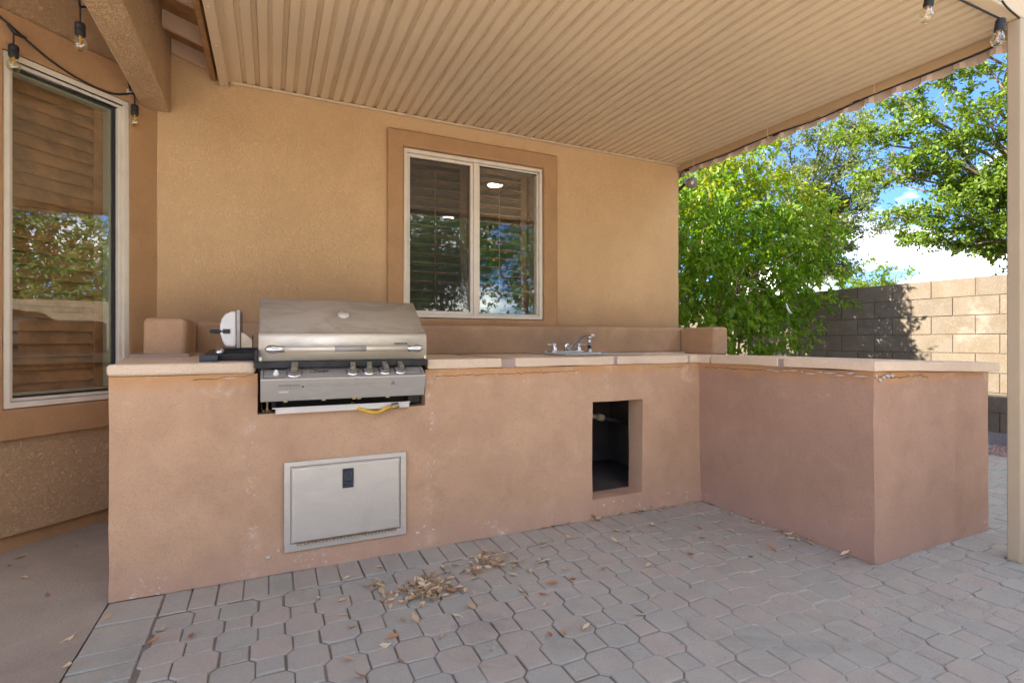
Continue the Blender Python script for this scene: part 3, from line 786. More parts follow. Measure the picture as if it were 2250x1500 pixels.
fs = []
for i in range(len(prof) - 1):
    a, b = i * 4, i * 4 + 4
    fs += [(a, b, b+1, a+1), (a+2, a+3, b+3, b+2), (a, a+2, b+2, b)]
mb.add(vs, fs); mb.build('valance', M['valance'], cover)
mb = MB(); mb.box(3.374, 3.46, 1.19, 3.70, 2.655, 2.665); mb.build('valance_top', M['cover'], cover)
mb = MB(); mb.box(-0.30, 3.42, 1.190, 1.243, 2.574, 2.78); mb.build('beam', M['cover'], cover, bevel=0.006)
mb = MB(); mb.box(3.196, 3.272, 1.190, 1.243, 0.0, 2.573); mb.build('post', M['post'], cover, bevel=0.007, seg=3)
mb = MB(); mb.box(-0.30, 3.42, 1.15, 3.60, 2.80, 2.806); mb.build('roof_skin', M['cover'], cover)

# ================================================================== BARBECUE ISLAND
isl = thing('kitchen_island', 'pink tan stucco outdoor kitchen counter in an L shape with flagstone top', 'outdoor kitchen', (1.2, 2.9, 0))
CY = 2.553
mb = MB()
wall_grid(mb, frange(-0.588, 2.66, 0.06) + [-0.054, 0.706, 1.712, 2.080], frange(0.0, 0.904, 0.06) + [0.722, 0.114, 0.689],
          [(-0.054, 0.706, 0.722, 0.95), (1.712, 2.080, 0.114, 0.689)], CY, CY + 0.135, 0.007, 1.0,
          lambda u, w, z: (u, w + (-0.010 * max(0, 1 - z / 0.12) if w < CY + 0.1 else 0) * (1 if u > 2 else 0.3) , z))
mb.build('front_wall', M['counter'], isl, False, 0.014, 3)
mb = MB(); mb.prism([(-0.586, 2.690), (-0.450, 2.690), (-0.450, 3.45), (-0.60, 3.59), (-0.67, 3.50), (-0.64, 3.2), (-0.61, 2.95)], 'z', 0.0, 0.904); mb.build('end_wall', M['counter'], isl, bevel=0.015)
mb = MB(); mb.box(-0.448, 3.20, 2.69, 3.60, 0.004, 0.098); mb.build('cavity_floor', M['cavity'], isl)
mb = MB(); mb.box(-0.448, 3.20, 3.43, 3.60, 0.10, 0.904); mb.build('cavity_back', M['cavity'], isl)
for xx in (1.15, 2.46):
    mb = MB(); mb.box(xx, xx + 0.07, 2.69, 3.42, 0.10, 0.87); mb.build('cavity_divider', M['cavity'], isl)
# peninsula
zs = frange(0, 0.904, 0.06)
PP = [Vector((2.538, 3.30)), Vector((2.552, 1.474)), Vector((3.600, 1.478)), Vector((3.600, 3.30))]
LL = [0, (PP[1]-PP[0]).length, (PP[1]-PP[0]).length + (PP[2]-PP[1]).length]; LL.append(LL[2] + (PP[3]-PP[2]).length)
def pen(u, w, z):
    k = 0 if u < LL[1] else (1 if u < LL[2] else 2); t = (u - LL[k]) / (LL[k+1] - LL[k]); p = PP[k].lerp(PP[k+1], t)
    wx = w if k == 0 else (-w if k == 2 else 0); wy = w if k == 1 else 0      # inward
    if abs(u - LL[1]) < w + 0.002: wx, wy = (max(wx, w - abs(u - LL[1])) if k else w), (w if k else max(0, w - abs(u - LL[1])))
    if k == 1 and abs(u - LL[2]) < w: wx = -(w - abs(u - LL[2]))
    if k == 2 and abs(u - LL[2]) < w: wy = w - abs(u - LL[2])
    fl = 0.016 * max(0, 1 - z / 0.9) if k == 0 else 0
    return (p.x + wx + fl * (1 if w < 0.05 else 0), p.y + wy, z * (1 - 0.030 * max(0, p.x - 2.556)))
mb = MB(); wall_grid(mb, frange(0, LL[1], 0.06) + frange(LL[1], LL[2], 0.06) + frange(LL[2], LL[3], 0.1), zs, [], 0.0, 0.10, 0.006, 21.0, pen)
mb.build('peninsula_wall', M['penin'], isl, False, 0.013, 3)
# seam lines between blocks of the front wall
# flagstone top: pieces with mortar between
def slab_piece(poly, z0, z1, name='flagstone', mat='slab', zf=None, sub=0.05, bev=0.007, jit=0.004):
    out = []
    for i in range(len(poly)):
        a, b = Vector(poly[i]), Vector(poly[(i + 1) % len(poly)])
        n = max(1, int((b - a).length / sub))
        for k in range(n):
            p = a.lerp(b, k / n); w = jit if 0 < k else 0
            out.append((p.x + w * noise.noise((p.x * 9, p.y * 9, 3.1)) * 1.5, p.y + w * noise.noise((p.x * 9, p.y * 9, 7.7)) * 1.5))
    zf = zf or (lambda x, y: 0.0)
    n = len(out); mb = MB()
    zb = lambda x, y: z0 + zf(x, y) + 0.004 * noise.noise((x * 6, y * 6, 0.3))
    zt = lambda x, y: z1 + zf(x, y) + 0.002 * noise.noise((x * 6, y * 6, 5.3))
    mb.add([(x, y, zb(x, y)) for x, y in out] + [(x, y, zt(x, y)) for x, y in out],
           [(i, (i+1) % n, n + (i+1) % n, n + i) for i in range(n)] + [tuple(range(n-1, -1, -1)), tuple(range(n, 2*n))])
    return mb.build(name, M[mat], isl, bevel=bev, seg=3, angle=40)
F = 2.541
lz = lambda x, y: 0.022 * min(1, max(0, (y - 2.60) / 0.7))
slab_piece([(-0.596, F), (-0.062, F), (-0.062, 3.41), (-0.40, 3.41), (-0.60, 3.60), (-0.70, 3.50), (-0.68, 3.25), (-0.635, 2.95), (-0.602, 2.70)], 0.903, 0.955, zf=lz, bev=0.016)
slab_piece([(0.716, F), (1.126, F), (1.12, 2.90), (1.13, 3.41), (0.716, 3.41)], 0.905, 0.955)
slab_piece([(1.206, F), (1.860, F), (1.86, 2.772), (1.655, 2.772), (1.655, 3.33), (1.20, 3.33), (1.20, 2.9)], 0.905, 0.955)
slab_piece([(1.885, F), (2.44, F), (2.44, 3.33), (2.275, 3.33), (2.275, 2.772), (1.885, 2.772)], 0.905, 0.955)
slab_piece([(1.20, 3.345), (3.18, 3.345), (3.18, 3.415), (1.20, 3.415)], 0.905, 0.953)
tz = lambda x, y: -0.026 * max(0, x - 2.55)
slab_piece([(2.530, 2.46), (2.520, 2.545), (2.46, F), (2.46, 3.33), (3.18, 3.33), (3.18, 2.9), (3.70, 2.9), (3.70, 2.45)], 0.906, 0.956, zf=tz)
slab_piece([(2.526, 1.96), (2.528, 2.44), (3.72, 2.43), (3.80, 1.96)], 0.906, 0.956, zf=tz)
arc = [(3.6 + 0.30 * math.sin(t), 1.75 - 0.30 * math.cos(t)) for t in [k * math.pi / 20 for k in range(11)]]
slab_piece([(2.524, 1.925), (2.530, 1.452)] + [(3.0, 1.450)] + arc + [(3.86, 1.93)], 0.908, 0.956, zf=tz, sub=0.08)
for poly in ([(1.124, F + 0.008), (1.208, F + 0.008), (1.202, 3.34), (1.128, 3.34)], [(1.858, F + 0.010), (1.887, F + 0.010), (1.887, 2.77), (1.858, 2.77)],
             [(2.438, F + 0.006), (2.462, F + 0.006), (2.462, 3.33), (2.438, 3.33)], [(2.532, 1.922), (2.532, 1.962), (3.79, 1.962), (3.84, 1.922)]):
    slab_piece(poly, 0.903, 0.950, 'mortar_joint', 'mortar', zf=lambda x, y: tz(x, y) if x > 2.5 else 0, bev=0.003, jit=0.008)
# flaked edge of the stucco under the peninsula slab
for k in range(16):
    x0 = 2.552 + 0.003 * random.random(); y0 = 1.52 + k * 0.05 if k < 11 else 1.474
    mb = MB()
    if k < 11:
        L = random.uniform(0.015, 0.045); z = 0.887 + random.uniform(-0.008, 0.006)
        mb.prism([(y0 - L, z), (y0 - L*0.3, z + random.uniform(0.002, 0.006)), (y0 + L*0.2, z + 0.003), (y0 + L, z + 0.001), (y0 + L*0.6, z - random.uniform(0.001, 0.005)), (y0, z - 0.006), (y0 - L*0.5, z - 0.002)], 'x', 2.534, 2.545)
    else:
        x1 = 2.556 + (k - 11) * 0.03; L = random.uniform(0.010, 0.025); z = 0.876 + random.uniform(-0.018, 0.010)
        mb.prism([(x1 - L, z), (x1, z + 0.008), (x1 + L, z + 0.003), (x1 + L*0.5, z - 0.010)], 'y', 1.463, 1.475)
    mb.build('plaster_flake', M['flake'], isl)
# hairline cracks below the slab
def crack(p, q, n, jit, r=0.0011):
    p, q = Vector(p), Vector(q); d = q - p; mb = MB()
    pts = [p + d * (k / n) + Vector((0, 0, random.gauss(0, jit))) for k in range(n + 1)]
    mb.tube(pts, [r * random.uniform(0.5, 1.4) for _ in pts], 4); mb.build('crack', M['crack'], isl)
crack((0.76, CY - 0.0015, 0.868), (1.72, CY - 0.0015, 0.876), 60, 0.0028)
crack((1.72, CY - 0.0015, 0.884), (2.40, CY - 0.0015, 0.882), 30, 0.0026)
crack((-0.30, CY - 0.0015, 0.882), (-0.07, CY - 0.0015, 0.896), 12, 0.002)
crack((2.543, 2.50, 0.880), (2.552, 1.49, 0.884), 56, 0.003, 0.0014)
crack((2.56, 1.471, 0.880), (3.0, 1.472, 0.868), 20, 0.005, 0.0013)
# spots where the paint has come off
for (px_, pz_, w_, h_) in ((-0.012, 0.085, 0.040, 0.012), (0.03, 0.106, 0.012, 0.010), (0.665, 0.088, 0.026, 0.020), (0.70, 0.115, 0.014, 0.014), (0.745, 0.092, 0.020, 0.010), (0.735, 0.365, 0.006, 0.026), (0.75, 0.33, 0.008, 0.008),
        (0.73, 0.60, 0.006, 0.020), (1.79, 0.075, 0.022, 0.010), (1.86, 0.085, 0.016, 0.008), (1.93, 0.080, 0.020, 0.010), (-0.16, 0.888, 0.055, 0.009), (1.597, 0.868, 0.012, 0.016), (2.28, 0.085, 0.018, 0.010), (0.22, 0.055, 0.014, 0.010)):
    n_ = 11; poly = []
    for k in range(n_):
        t = 2 * math.pi * k / n_; r_ = random.uniform(0.45, 1.0); poly.append((px_ + w_ * 0.5 * r_ * math.cos(t), pz_ + h_ * 0.5 * r_ * math.sin(t)))
    off = 0.006 if pz_ < 0.12 and px_ > 2 else 0.0
    mb = MB(); mb.prism(poly, 'y', CY - 0.0062 - off, CY + 0.02); mb.build('bare_patch', M['bare'], isl)
# backsplash ledge and its two returns
mb = MB(); wall_grid(mb, frange(-0.40, 3.352, 0.08), frange(0.94, 1.160, 0.06), [], 3.42, 3.60, 0.006, 51.0); mb.build('backsplash', M['ledge'], isl, False, 0.030, 4)
mb = MB(); wall_grid(mb, frange(3.045, 3.419, 0.06), frange(0.93, 1.158, 0.06), [], 3.186, 3.350, 0.005, 61.0, lambda u, w, z: (w, u, z)); mb.build('backsplash_return', M['ledge'], isl, False, 0.026, 4)
mb = MB(); wall_grid(mb, frange(-0.572, -0.386, 0.06), frange(0.955, 1.165, 0.06), [], 3.05, 3.418, 0.006, 71.0); mb.build('backsplash_return', M['ledge'], isl, False, 0.030, 4)
mb = MB(); slab_ = [(-0.62, 3.03), (-0.37, 3.03), (-0.37, 3.42), (-0.60, 3.55), (-0.69, 3.46)]
mb.prism(slab_, 'z', 0.96, 0.984); mb.build('mortar_fillet', M['mortar'], isl, bevel=0.010, seg=3)

# access door set in the front wall
acc = MB()
frame_o = (0.053, 0.606, 0.095, 0.500); DI = (0.080, 0.578, 0.128, 0.478)
wall_grid(acc, [frame_o[0], DI[0], DI[1], frame_o[1]], [frame_o[2], DI[2], DI[3], frame_o[3]], [DI], CY - 0.014, CY - 0.0015)
acd = acc.build('access_door', M['door'], isl, bevel=0.0012, seg=1)
mb = MB()
x0, x1, z0, z1 = DI[0] + 0.0004, DI[1] - 0.0004, DI[2] + 0.0004, DI[3] - 0.0004
b = 0.010
mb.add([(x0, CY - 0.0132, z0), (x1, CY - 0.0132, z0), (x1, CY - 0.0132, z1), (x0, CY - 0.0132, z1),
        (x0 + b, CY - 0.024, z0 + b), (x1 - b, CY - 0.024, z0 + b), (x1 - b, CY - 0.024, z1 - b), (x0 + b, CY - 0.024, z1 - b)],
       [(4,5,6,7), (0,1,5,4), (1,2,6,5), (2,3,7,6), (3,0,4,7), (3,2,1,0)])
mb.build('door_panel', M['door'], acd, bevel=0.003, seg=3)
LY = CY - 0.0245
mb = MB(); wall_grid(mb, [0.303, 0.311, 0.345, 0.353], [0.360, 0.370, 0.441, 0.450], [(0.311, 0.345, 0.370, 0.441)], LY - 0.006, LY - 0.0003); mb.build('latch', M['latch'], acd, bevel=0.002)
mb = MB(); mb.box(0.312, 0.344, LY - 0.0025, LY - 0.0005, 0.371, 0.440); mb.add([(0.313, LY - 0.0045, 0.392), (0.343, LY - 0.0045, 0.392), (0.343, LY - 0.003, 0.438), (0.313, LY - 0.003, 0.438), (0.313, LY - 0.0027, 0.386), (0.343, LY - 0.0027, 0.386)], [(0,1,2,3), (4,5,1,0)]); mb.build('latch_paddle', M['latch'], acd)
mb = MB(); mb.tube([(0.105, CY - 0.022, 0.127), (0.555, CY - 0.022, 0.127)], 0.0045, 8); mb.build('hinge', M['rust'], acd)
mb = MB()
for k in range(28): mb.box(0.112 + k * 0.0158, 0.112 + k * 0.0158 + 0.006, CY - 0.0282, CY - 0.0270, 0.1255, 0.1285)
mb.build('hinge_knuckle', M['tray'], acd)

# ================================================================== GRILL
gr = thing('gas_grill', 'dusty stainless steel gas grill with five knobs set into the counter', 'grill', (0.327, 2.75, 0.722))
GX0, GX1 = -0.050, 0.706
mb = MB(); mb.box(-0.040, 0.694, 2.66, 3.05, 0.735, 0.928); mb.box(-0.040, 0.020, 2.60, 2.66, 0.735, 0.92); mb.box(0.63, 0.690, 2.60, 2.66, 0.735, 0.92); mb.build('firebox', M['firebox'], gr)
mb = MB(); mb.box(-0.066, 0.708, 2.512, 2.60, 0.928, 0.957); mb.box(-0.066, -0.053, 2.512, 3.05, 0.9575, 1.010); mb.box(0.709, 0.716, 2.56, 3.05, 0.928, 0.99); mb.build('flange', M['firebox'], gr, bevel=0.002)
def arc_pts(c, r, a0, a1, n): return [(c[0] + r * math.cos(RAD(a0 + (a1 - a0) * k / n)), c[1] + r * math.sin(RAD(a0 + (a1 - a0) * k / n))) for k in range(n + 1)]
front = [(2.535, 0.9585)] + [(2.533, 1.03)] + arc_pts((2.563, 1.058), 0.030, 180, 128, 6)
slope_a = front[-1]; top = (2.800, 1.250)
back = arc_pts((2.815, 1.232), 0.024, 128, 30, 5) + [(2.97, 1.13), (3.03, 1.03), (3.04, 0.9585)]
def shell(profile, x0, x1, t=0.004):
    mb = MB(); n = len(profile)
    vs = [(x, y, z) for x in (x0, x1) for y, z in profile]
    mb.add(vs, [(i, i+1, n+i+1, n+i) for i in range(n-1)]); return mb
fr_me = shell(front, GX0, GX1); hood = fr_me.build('hood', M['steel'], gr, True)
md = hood.modifiers.new('solid', 'SOLIDIFY'); md.thickness = 0.004
hb = shell([slope_a] + back, GX0, GX1).build('hood_top', M['hood'], hood, True)
md = hb.modifiers.new('solid', 'SOLIDIFY'); md.thickness = 0.004
prof = front + back
for xx in ((GX0, GX0 + 0.004), (GX1 - 0.004, GX1)):
    mb = MB(); mb.prism([(y - (0.0012 if y < 2.6 else 0), z) for y, z in prof], 'x', xx[0] - (0.0008 if xx[0] < 0 else -0.0008), xx[1] - (0.0008 if xx[0] < 0 else -0.0008)); mb.build('hood_side', M['hood'], hood)
for xx in (GX0 + 0.001, GX1 - 0.012):
    mb = MB(); mb.box(xx, xx + 0.011, 2.5305, 2.5325, 0.9586, 1.052); mb.build('hood_edge', M['steel'], hood)
# handle
mb = MB(); hp = lambda x: (x, 2.478, 1.012)
mb.tube([(0.05, 2.478, 1.012), (0.60, 2.478, 1.013)], 0.0125, 16); hd = mb.build('handle', M['steel'], gr, True)
for sx, x0 in ((-1, 0.052), (1, 0.598)):
    mb = MB(); mb.lathe([(0.0125, 0), (0.0145, 0.001), (0.0155, 0.025), (0.019, 0.042), (0.0185, 0.058), (0.013, 0.070), (0.004, 0.077), (0, 0.078)], (x0, 2.478, 1.0125), (sx, 0, 0), 18)
    mb.tube([(x0 + sx * 0.050, 2.478, 1.0125), (x0 + sx * 0.050, 2.532, 1.0125)], 0.013, 12); mb.build('handle_end', M['chrome'], hd, True)
mb = MB(); mb.tube([(0.262, 2.478, 1.0124), (0.402, 2.478, 1.0126)], 0.0133, 18); mb.build('grip_band', M['panel'], hd, True)
# thermometer on the sloping lid
sd = Vector((0, top[0] - slope_a[0], top[1] - slope_a[1])).normalized(); sn = Vector((0, -sd.z, sd.y))
tc_ = Vector((0.326, slope_a[0], slope_a[1])) + sd * 0.165
mb = MB(); mb.lathe([(0.027, 0), (0.027, 0.008), (0.024, 0.012), (0.022, 0.013)], tc_, sn, 24); th = mb.build('thermometer', M['tray'], gr, True)
mb = MB(); mb.lathe([(0.0205, 0.0132), (0.0205, 0.0150), (0, 0.0155)], tc_, sn, 24); mb.build('dial', M['pale_ink'], th, True)
# lid badge
mb = MB(); mb.box(0.545, 0.608, 2.5282, 2.5304, 1.0305, 1.0395); bd = mb.build('lid_badge', M['ink'], gr)
mb = MB()
for k in range(9): mb.box(0.549 + k * 0.0062, 0.549 + k * 0.0062 + random.uniform(0.002, 0.0045), 2.5272, 2.5281, 1.0325, 1.0375)
mb.build('badge_mark', M['pale_ink'], bd)
# control panel
A = (2.545, 0.9265); B = (2.462, 0.882); C = (2.492, 0.783)
pr = [A] + [(A[0] + (B[0]-A[0])*0.94, A[1] + (B[1]-A[1])*0.94), (2.4615, 0.8795), (2.4635, 0.872)] + [C, (2.545, 0.790)]
mb = MB(); mb.prism(pr, 'x', -0.042, 0.684); cp = mb.build('control_panel', M['panel'], gr, bevel=0.0015)
mb = MB(); mb.tube([(-0.041, 2.4617, 0.8800), (0.683, 2.4617, 0.8800)], 0.0024, 8); mb.build('panel_edge', M['tray'], cp)
pd = Vector((0, B[0]-A[0], B[1]-A[1])).normalized(); pn = Vector((0, pd.z, -pd.y)); pn = pn if pn.z > 0 else -pn
def on_panel(x, t, h=0.0): return Vector((x, A[0], A[1])) + pd * t + pn * h
PL = math.hypot(B[0]-A[0], B[1]-A[1])
ink = MB()
def stroke(p, q, w=0.0011): ink.tube([p, q], w, 4)
q = lambda x, t: on_panel(x, t, 0.0006)
stroke(q(-0.030, 0.012), q(0.060, 0.012)); stroke(q(-0.030, 0.012), q(-0.030, PL - 0.012)); stroke(q(-0.030, PL - 0.012), q(0.055, PL - 0.012))
stroke(q(0.585, 0.010), q(0.668, 0.010)); stroke(q(0.668, 0.010), q(0.668, PL - 0.012)); stroke(q(0.668, PL - 0.012), q(0.580, PL - 0.012))
ink.build('panel_outline', M['ink'], cp)
def basis(o, ex, ey, ez):
    m = Matrix.Identity(4)
    for i, v in enumerate((ex, ey, ez)):
        for j in range(3): m[j][i] = v[j]
    for j in range(3): m[j][3] = o[j]
    return m
ex = Vector((1, 0, 0))
text_mesh('Turbo', 0.026, 'lettering', M['ink'], cp, basis(on_panel(0.205, 0.034, 0.0006), ex, -pd, pn), 0.35, 0.0003, 0.0006)
sw = MB(); sw.tube(spline([on_panel(0.178, 0.022, 0.001), on_panel(0.158, 0.034, 0.001), on_panel(0.163, 0.046, 0.001), on_panel(0.19, 0.048, 0.001), on_panel(0.225, 0.046, 0.001)], 6), 0.0009, 4); sw.build('swoosh', M['ink'], cp)
# lower face print
fd = Vector((0, C[0]-2.4635, C[1]-0.872)).normalized(); fn = Vector((0, fd.z, -fd.y)); fn = fn if fn.y < 0 else -fn
def on_face(x, t, h=0.0004): return Vector((x, 2.4635, 0.872)) + fd * t + fn * h
text_mesh('FOR OUTDOOR USE ONLY', 0.0072, 'lettering', M['ink'], cp, basis(on_face(0.075, 0.020), ex, -fd, fn), 0, 0.0002, 0.00015)
fp = MB()
for row, (xa, xb) in enumerate(((0.030, 0.110), (0.030, 0.118), (0.145, 0.235), (0.135, 0.225), (0.250, 0.330), (0.245, 0.370), (0.355, 0.45))):
    t = (0.029, 0.036, 0.018, 0.027, 0.022, 0.030, 0.022)[row]; x = xa
    while x < xb:
        L = random.uniform(0.003, 0.009); p = on_face(x + L/2, t); fp.obox(p, ex * L/2, fd * 0.0007, fn * 0.0002); x += L + 0.0018
fp.build('fine_print', M['fade_ink'], cp)['kind'] = 'stuff'
mb = MB(); p = on_face(0.050, 0.050); mb.obox(p, ex * 0.020, fd * 0.0038, fn * 0.0003); mb.build('rating_sticker', M['pale_ink'], cp)
mb = MB(); p = on_face(0.128, 0.028); mb.lathe([(0.0045, 0), (0.0045, 0.0004), (0, 0.0005)], p, fn, 10); mb.build('print_dot', M['ink'], cp)
mb = MB(); c0 = on_face(0.527, 0.024, 0.0006)
tri = [c0 + ex * 0.010 + fd * 0.007, c0 - ex * 0.010 + fd * 0.007, c0 - fd * 0.009]
for i in range(3): mb.tube([tri[i], tri[(i+1) % 3]], 0.0009, 4)
mb.tube([c0 + fd * 0.003, c0 - fd * 0.003], 0.0011, 4); mb.tube([c0 + ex * 0.003 + fd * 0.004, c0 - ex * 0.001 - fd * 0.001], 0.0009, 4); mb.build('warning_triangle', M['ink'], cp)
# knobs and igniter
def knob(x, t, s):
    c = on_panel(x, t)
    mb = MB(); mb.lathe([(0.0250*s, 0.0006), (0.0250*s, 0.003), (0.0235*s, 0.0045), (0.0235*s, 0.0065)], c, pn, 24); k = mb.build('knob', M['chrome'], gr, True)
    mb = MB(); mb.lathe([(0.0222*s, 0.0068), (0.0222*s, 0.013), (0.0205*s, 0.0165), (0, 0.0168)], c, pn, 24); mb.build('knob_base', M['knob'], k, True)
    mb = MB(); a = RAD(random.uniform(-6, 10)); gx = ex * math.cos(a) + pd * math.sin(a); gy = pd * math.cos(a) - ex * math.sin(a)
    mb.obox(c + pn * 0.0285 * (0.6 + 0.4 * s), gx * 0.0095 * s, gy * 0.0215 * s, pn * 0.0118); mb.build('knob_grip', M['knob'], k, bevel=0.003, seg=3)
    mb = MB(); mb.lathe([(0.0016, 0), (0.0016, 0.0008), (0, 0.0009)], c + pn * (0.0285 * (0.6 + 0.4 * s) + 0.0118) - gy * 0.015 * s, pn, 8); mb.build('knob_mark', M['ink'], k)
knob(0.094, 0.050, 1.38)
for xx in (0.344, 0.419, 0.493, 0.567): knob(xx, 0.050, 1.18)
mb = MB(); mb.lathe([(0.014, 0.0005), (0.013, 0.006), (0.009, 0.014), (0.006, 0.022), (0, 0.024)], on_panel(0.020, 0.055), pn, 16); mb.build('igniter_button', M['white'], gr, True)
mb = MB()
for xx in (0.05, 0.21, 0.345, 0.368, 0.50): mb.box(xx, xx + 0.016, 2.505, 2.512, 0.776, 0.7825)
mb.build('panel_tab', M['orangetab'], cp)
# drip tray sticking out under the panel
mb = MB(); mb.box(0.004, 0.624, 2.528, 2.531, 0.7445, 0.7505); mb.box(0.018, 0.619, 2.5275, 2.5305, 0.7225, 0.7445); mb.box(0.018, 0.619, 2.5305, 2.68, 0.7225, 0.7255); mb.build('drip_tray', M['tray'], gr, bevel=0.001)
mb = MB(); mb.box(-0.036, 0.002, 2.60, 2.64, 0.7225, 0.78); mb.box(-0.02, -0.012, 2.545, 2.60, 0.74, 0.785); mb.build('bracket', M['rust'], gr)

# yellow gas hose lying below the grill
gh = thing('gas_hose', 'yellow gas connector with a brass end hanging under the grill panel', 'gas hose', (0.45, 2.53, 0.722))
mb = MB(); mb.tube(spline([(0.36, 2.62, 0.745), (0.373, 2.535, 0.729), (0.410, 2.515, 0.716), (0.455, 2.505, 0.707), (0.482, 2.508, 0.716), (0.510, 2.512, 0.727), (0.536, 2.513, 0.732)], 8), 0.0085, 10); mb.build('hose', M['yellow'], gh, True)
mb = MB(); mb.lathe([(0.011, 0), (0.0135, 0.002), (0.0135, 0.020), (0.012, 0.022), (0.0135, 0.024), (0.0135, 0.032), (0.008, 0.034), (0.008, 0.026)], (0.530, 2.512, 0.731), (0.93, -0.25, 0.25), 6); mb.build('fitting', M['brass'], gh)

# ================================================================== SIDE BURNER
sb = thing('side_burner', 'small side burner with its white lid standing open beside the grill', 'side burner', (-0.17, 2.75, 0.955))
mb = MB(); mb.box(-0.282, -0.212, 2.600, 2.660, 0.9565, 0.987); mb.build('front_block', M['latch'], sb, bevel=0.003)
mb = MB(); mb.add([(-0.281, 2.661, 0.957), (-0.068, 2.661, 0.957), (-0.068, 3.02, 0.978), (-0.281, 3.02, 0.978), (-0.281, 2.661, 0.984), (-0.068, 2.661, 0.990), (-0.068, 3.02, 1.006), (-0.281, 3.02, 1.004)], [(0,3,2,1),(4,5,6,7),(0,1,5,4),(1,2,6,5),(2,3,7,6),(3,0,4,7)])
mb.build('burner_box', M['firebox'], sb, bevel=0.004)
mb = MB(); mb.lathe([(0.018, 0), (0.020, 0.006), (0.016, 0.020), (0.008, 0.024), (0, 0.024)], (-0.213, 2.72, 0.988), n=14); mb.build('lid_peg', M['chrome'], sb, True)
# lid: a shallow dish on its edge, its rim plane facing the grill
dome = [(-0.150, 1.018), (-0.196, 1.022), (-0.209, 1.050), (-0.218, 1.085), (-0.219, 1.120), (-0.212, 1.152), (-0.196, 1.176), (-0.172, 1.188), (-0.150, 1.190)]
mb = MB(); mb.prism(dome, 'y', 2.78, 3.03); lid = mb.build('lid', M['white'], sb, bevel=0.010, seg=3)
mb = MB(); mb.box(-0.149, -0.133, 2.772, 3.038, 1.012, 1.197); mb.build('lid_rim', M['panel'], lid, bevel=0.003)
mb = MB(); mb.prism([(-0.130, 1.008), (-0.083, 1.006), (-0.083, 1.052), (-0.112, 1.080), (-0.130, 1.090)], 'y', 2.784, 2.790); mb.build('lid_bracket', M['ivory'], lid)
mb = MB(); mb.box(-0.205, -0.176, 2.774, 2.779, 1.083, 1.104); mb.build('handle_plate', M['ink'], lid)
mb = MB(); mb.tube(spline([(-0.20, 2.785, 1.093), (-0.235, 2.80, 1.094), (-0.258, 2.84, 1.094), (-0.262, 2.91, 1.094), (-0.245, 2.97, 1.094), (-0.21, 2.99, 1.094)], 6), 0.009, 10); mb.build('lid_handle', M['latch'], lid, True)
mb = MB(); mb.tube([(-0.206, 2.77, 1.012), (-0.060, 2.77, 1.012)], 0.004, 6); mb.box(-0.205, -0.07, 2.775, 2.785, 0.99, 1.016); mb.build('hinge_bar', M['firebox'], sb)
mb = MB(); mb.tube([(-0.080, 2.775, 1.075), (-0.080, 2.775, 1.012), (-0.060, 2.775, 1.010)], 0.0025, 6); mb.build('lid_hook', M['firebox'], sb)

# ================================================================== SINK AND TAP
sk = thing('sink', 'drop-in stainless steel sink in the flagstone counter', 'sink', (1.96, 3.05, 0.957))
mb = MB(); wall_grid(mb, [1.652, 1.72, 2.20, 2.278], [2.768, 2.83, 3.17, 3.322], [(1.72, 2.20, 2.83, 3.17)], 0.964, 0.957, place=lambda u, w, z: (u, z, w)); mb.build('rim', M['sinksteel'], sk, bevel=0.003)
mb = MB(); x0, x1, y0, y1 = 1.722, 2.198, 2.832, 3.168
mb.add([(x0,y0,0.960),(x1,y0,0.960),(x1,y1,0.960),(x0,y1,0.960),(x0+.02,y0+.02,0.79),(x1-.02,y0+.02,0.79),(x1-.02,y1-.02,0.79),(x0+.02,y1-.02,0.79)], [(4,5,6,7),(0,1,5,4),(1,2,6,5),(2,3,7,6),(3,0,4,7)])
mb.build('basin', M['sinksteel'], sk, bevel=0.02, seg=3)
fc = thing('sink_tap', 'chrome two handled tap with angled spout and side sprayer on the sink', 'tap', (1.95, 3.25, 0.965))
mb = MB(); mb.prism([(1.812, 3.222), (1.83, 3.205), (2.072, 3.205), (2.09, 3.222), (2.09, 3.268), (2.072, 3.285), (1.83, 3.285), (1.812, 3.268)], 'z', 0.9645, 0.976); mb.build('deck_plate', M['chrome'], fc, bevel=0.004, seg=3)
for sx, xc in ((-1, 1.849), (1, 2.053)):
    mb = MB(); mb.lathe([(0.026, 0), (0.024, 0.006), (0.018, 0.022), (0.015, 0.034), (0.017, 0.040), (0.016, 0.048), (0.010, 0.056), (0, 0.058)], (xc, 3.245, 0.976), n=18); h = mb.build('tap_handle', M['chrome'], fc, True)
    mb = MB(); mb.tube(spline([(xc, 3.245, 1.022), (xc + sx * 0.022, 3.238, 1.021), (xc + sx * 0.045, 3.232, 1.017), (xc + sx * 0.064, 3.228, 1.024)], 5), [0.0065] * 6 + [0.006] * 6 + [0.0075] * 4, 8); mb.build('lever', M['chrome'], h, True)
mb = MB(); mb.lathe([(0.021, 0), (0.020, 0.03), (0.021, 0.050), (0.015, 0.056), (0, 0.057)], (1.951, 3.250, 0.976), n=18)
sp = spline([(1.962, 3.232, 0.985), (1.985, 3.205, 1.020), (2.010, 3.170, 1.060), (2.028, 3.140, 1.082), (2.046, 3.110, 1.091), (2.066, 3.078, 1.088)], 6)
mb.tube(sp, [0.017 - 0.005 * i / len(sp) for i in range(len(sp))], 12); mb.build('spout', M['chrome'], fc, True)
mb = MB(); mb.lathe([(0.0115, 0), (0.0125, 0.004), (0.0125, 0.014), (0.010, 0.016)], (2.064, 3.080, 1.088), (0.35, -0.6, -0.55), 14); mb.build('aerator', M['white'], fc, True)
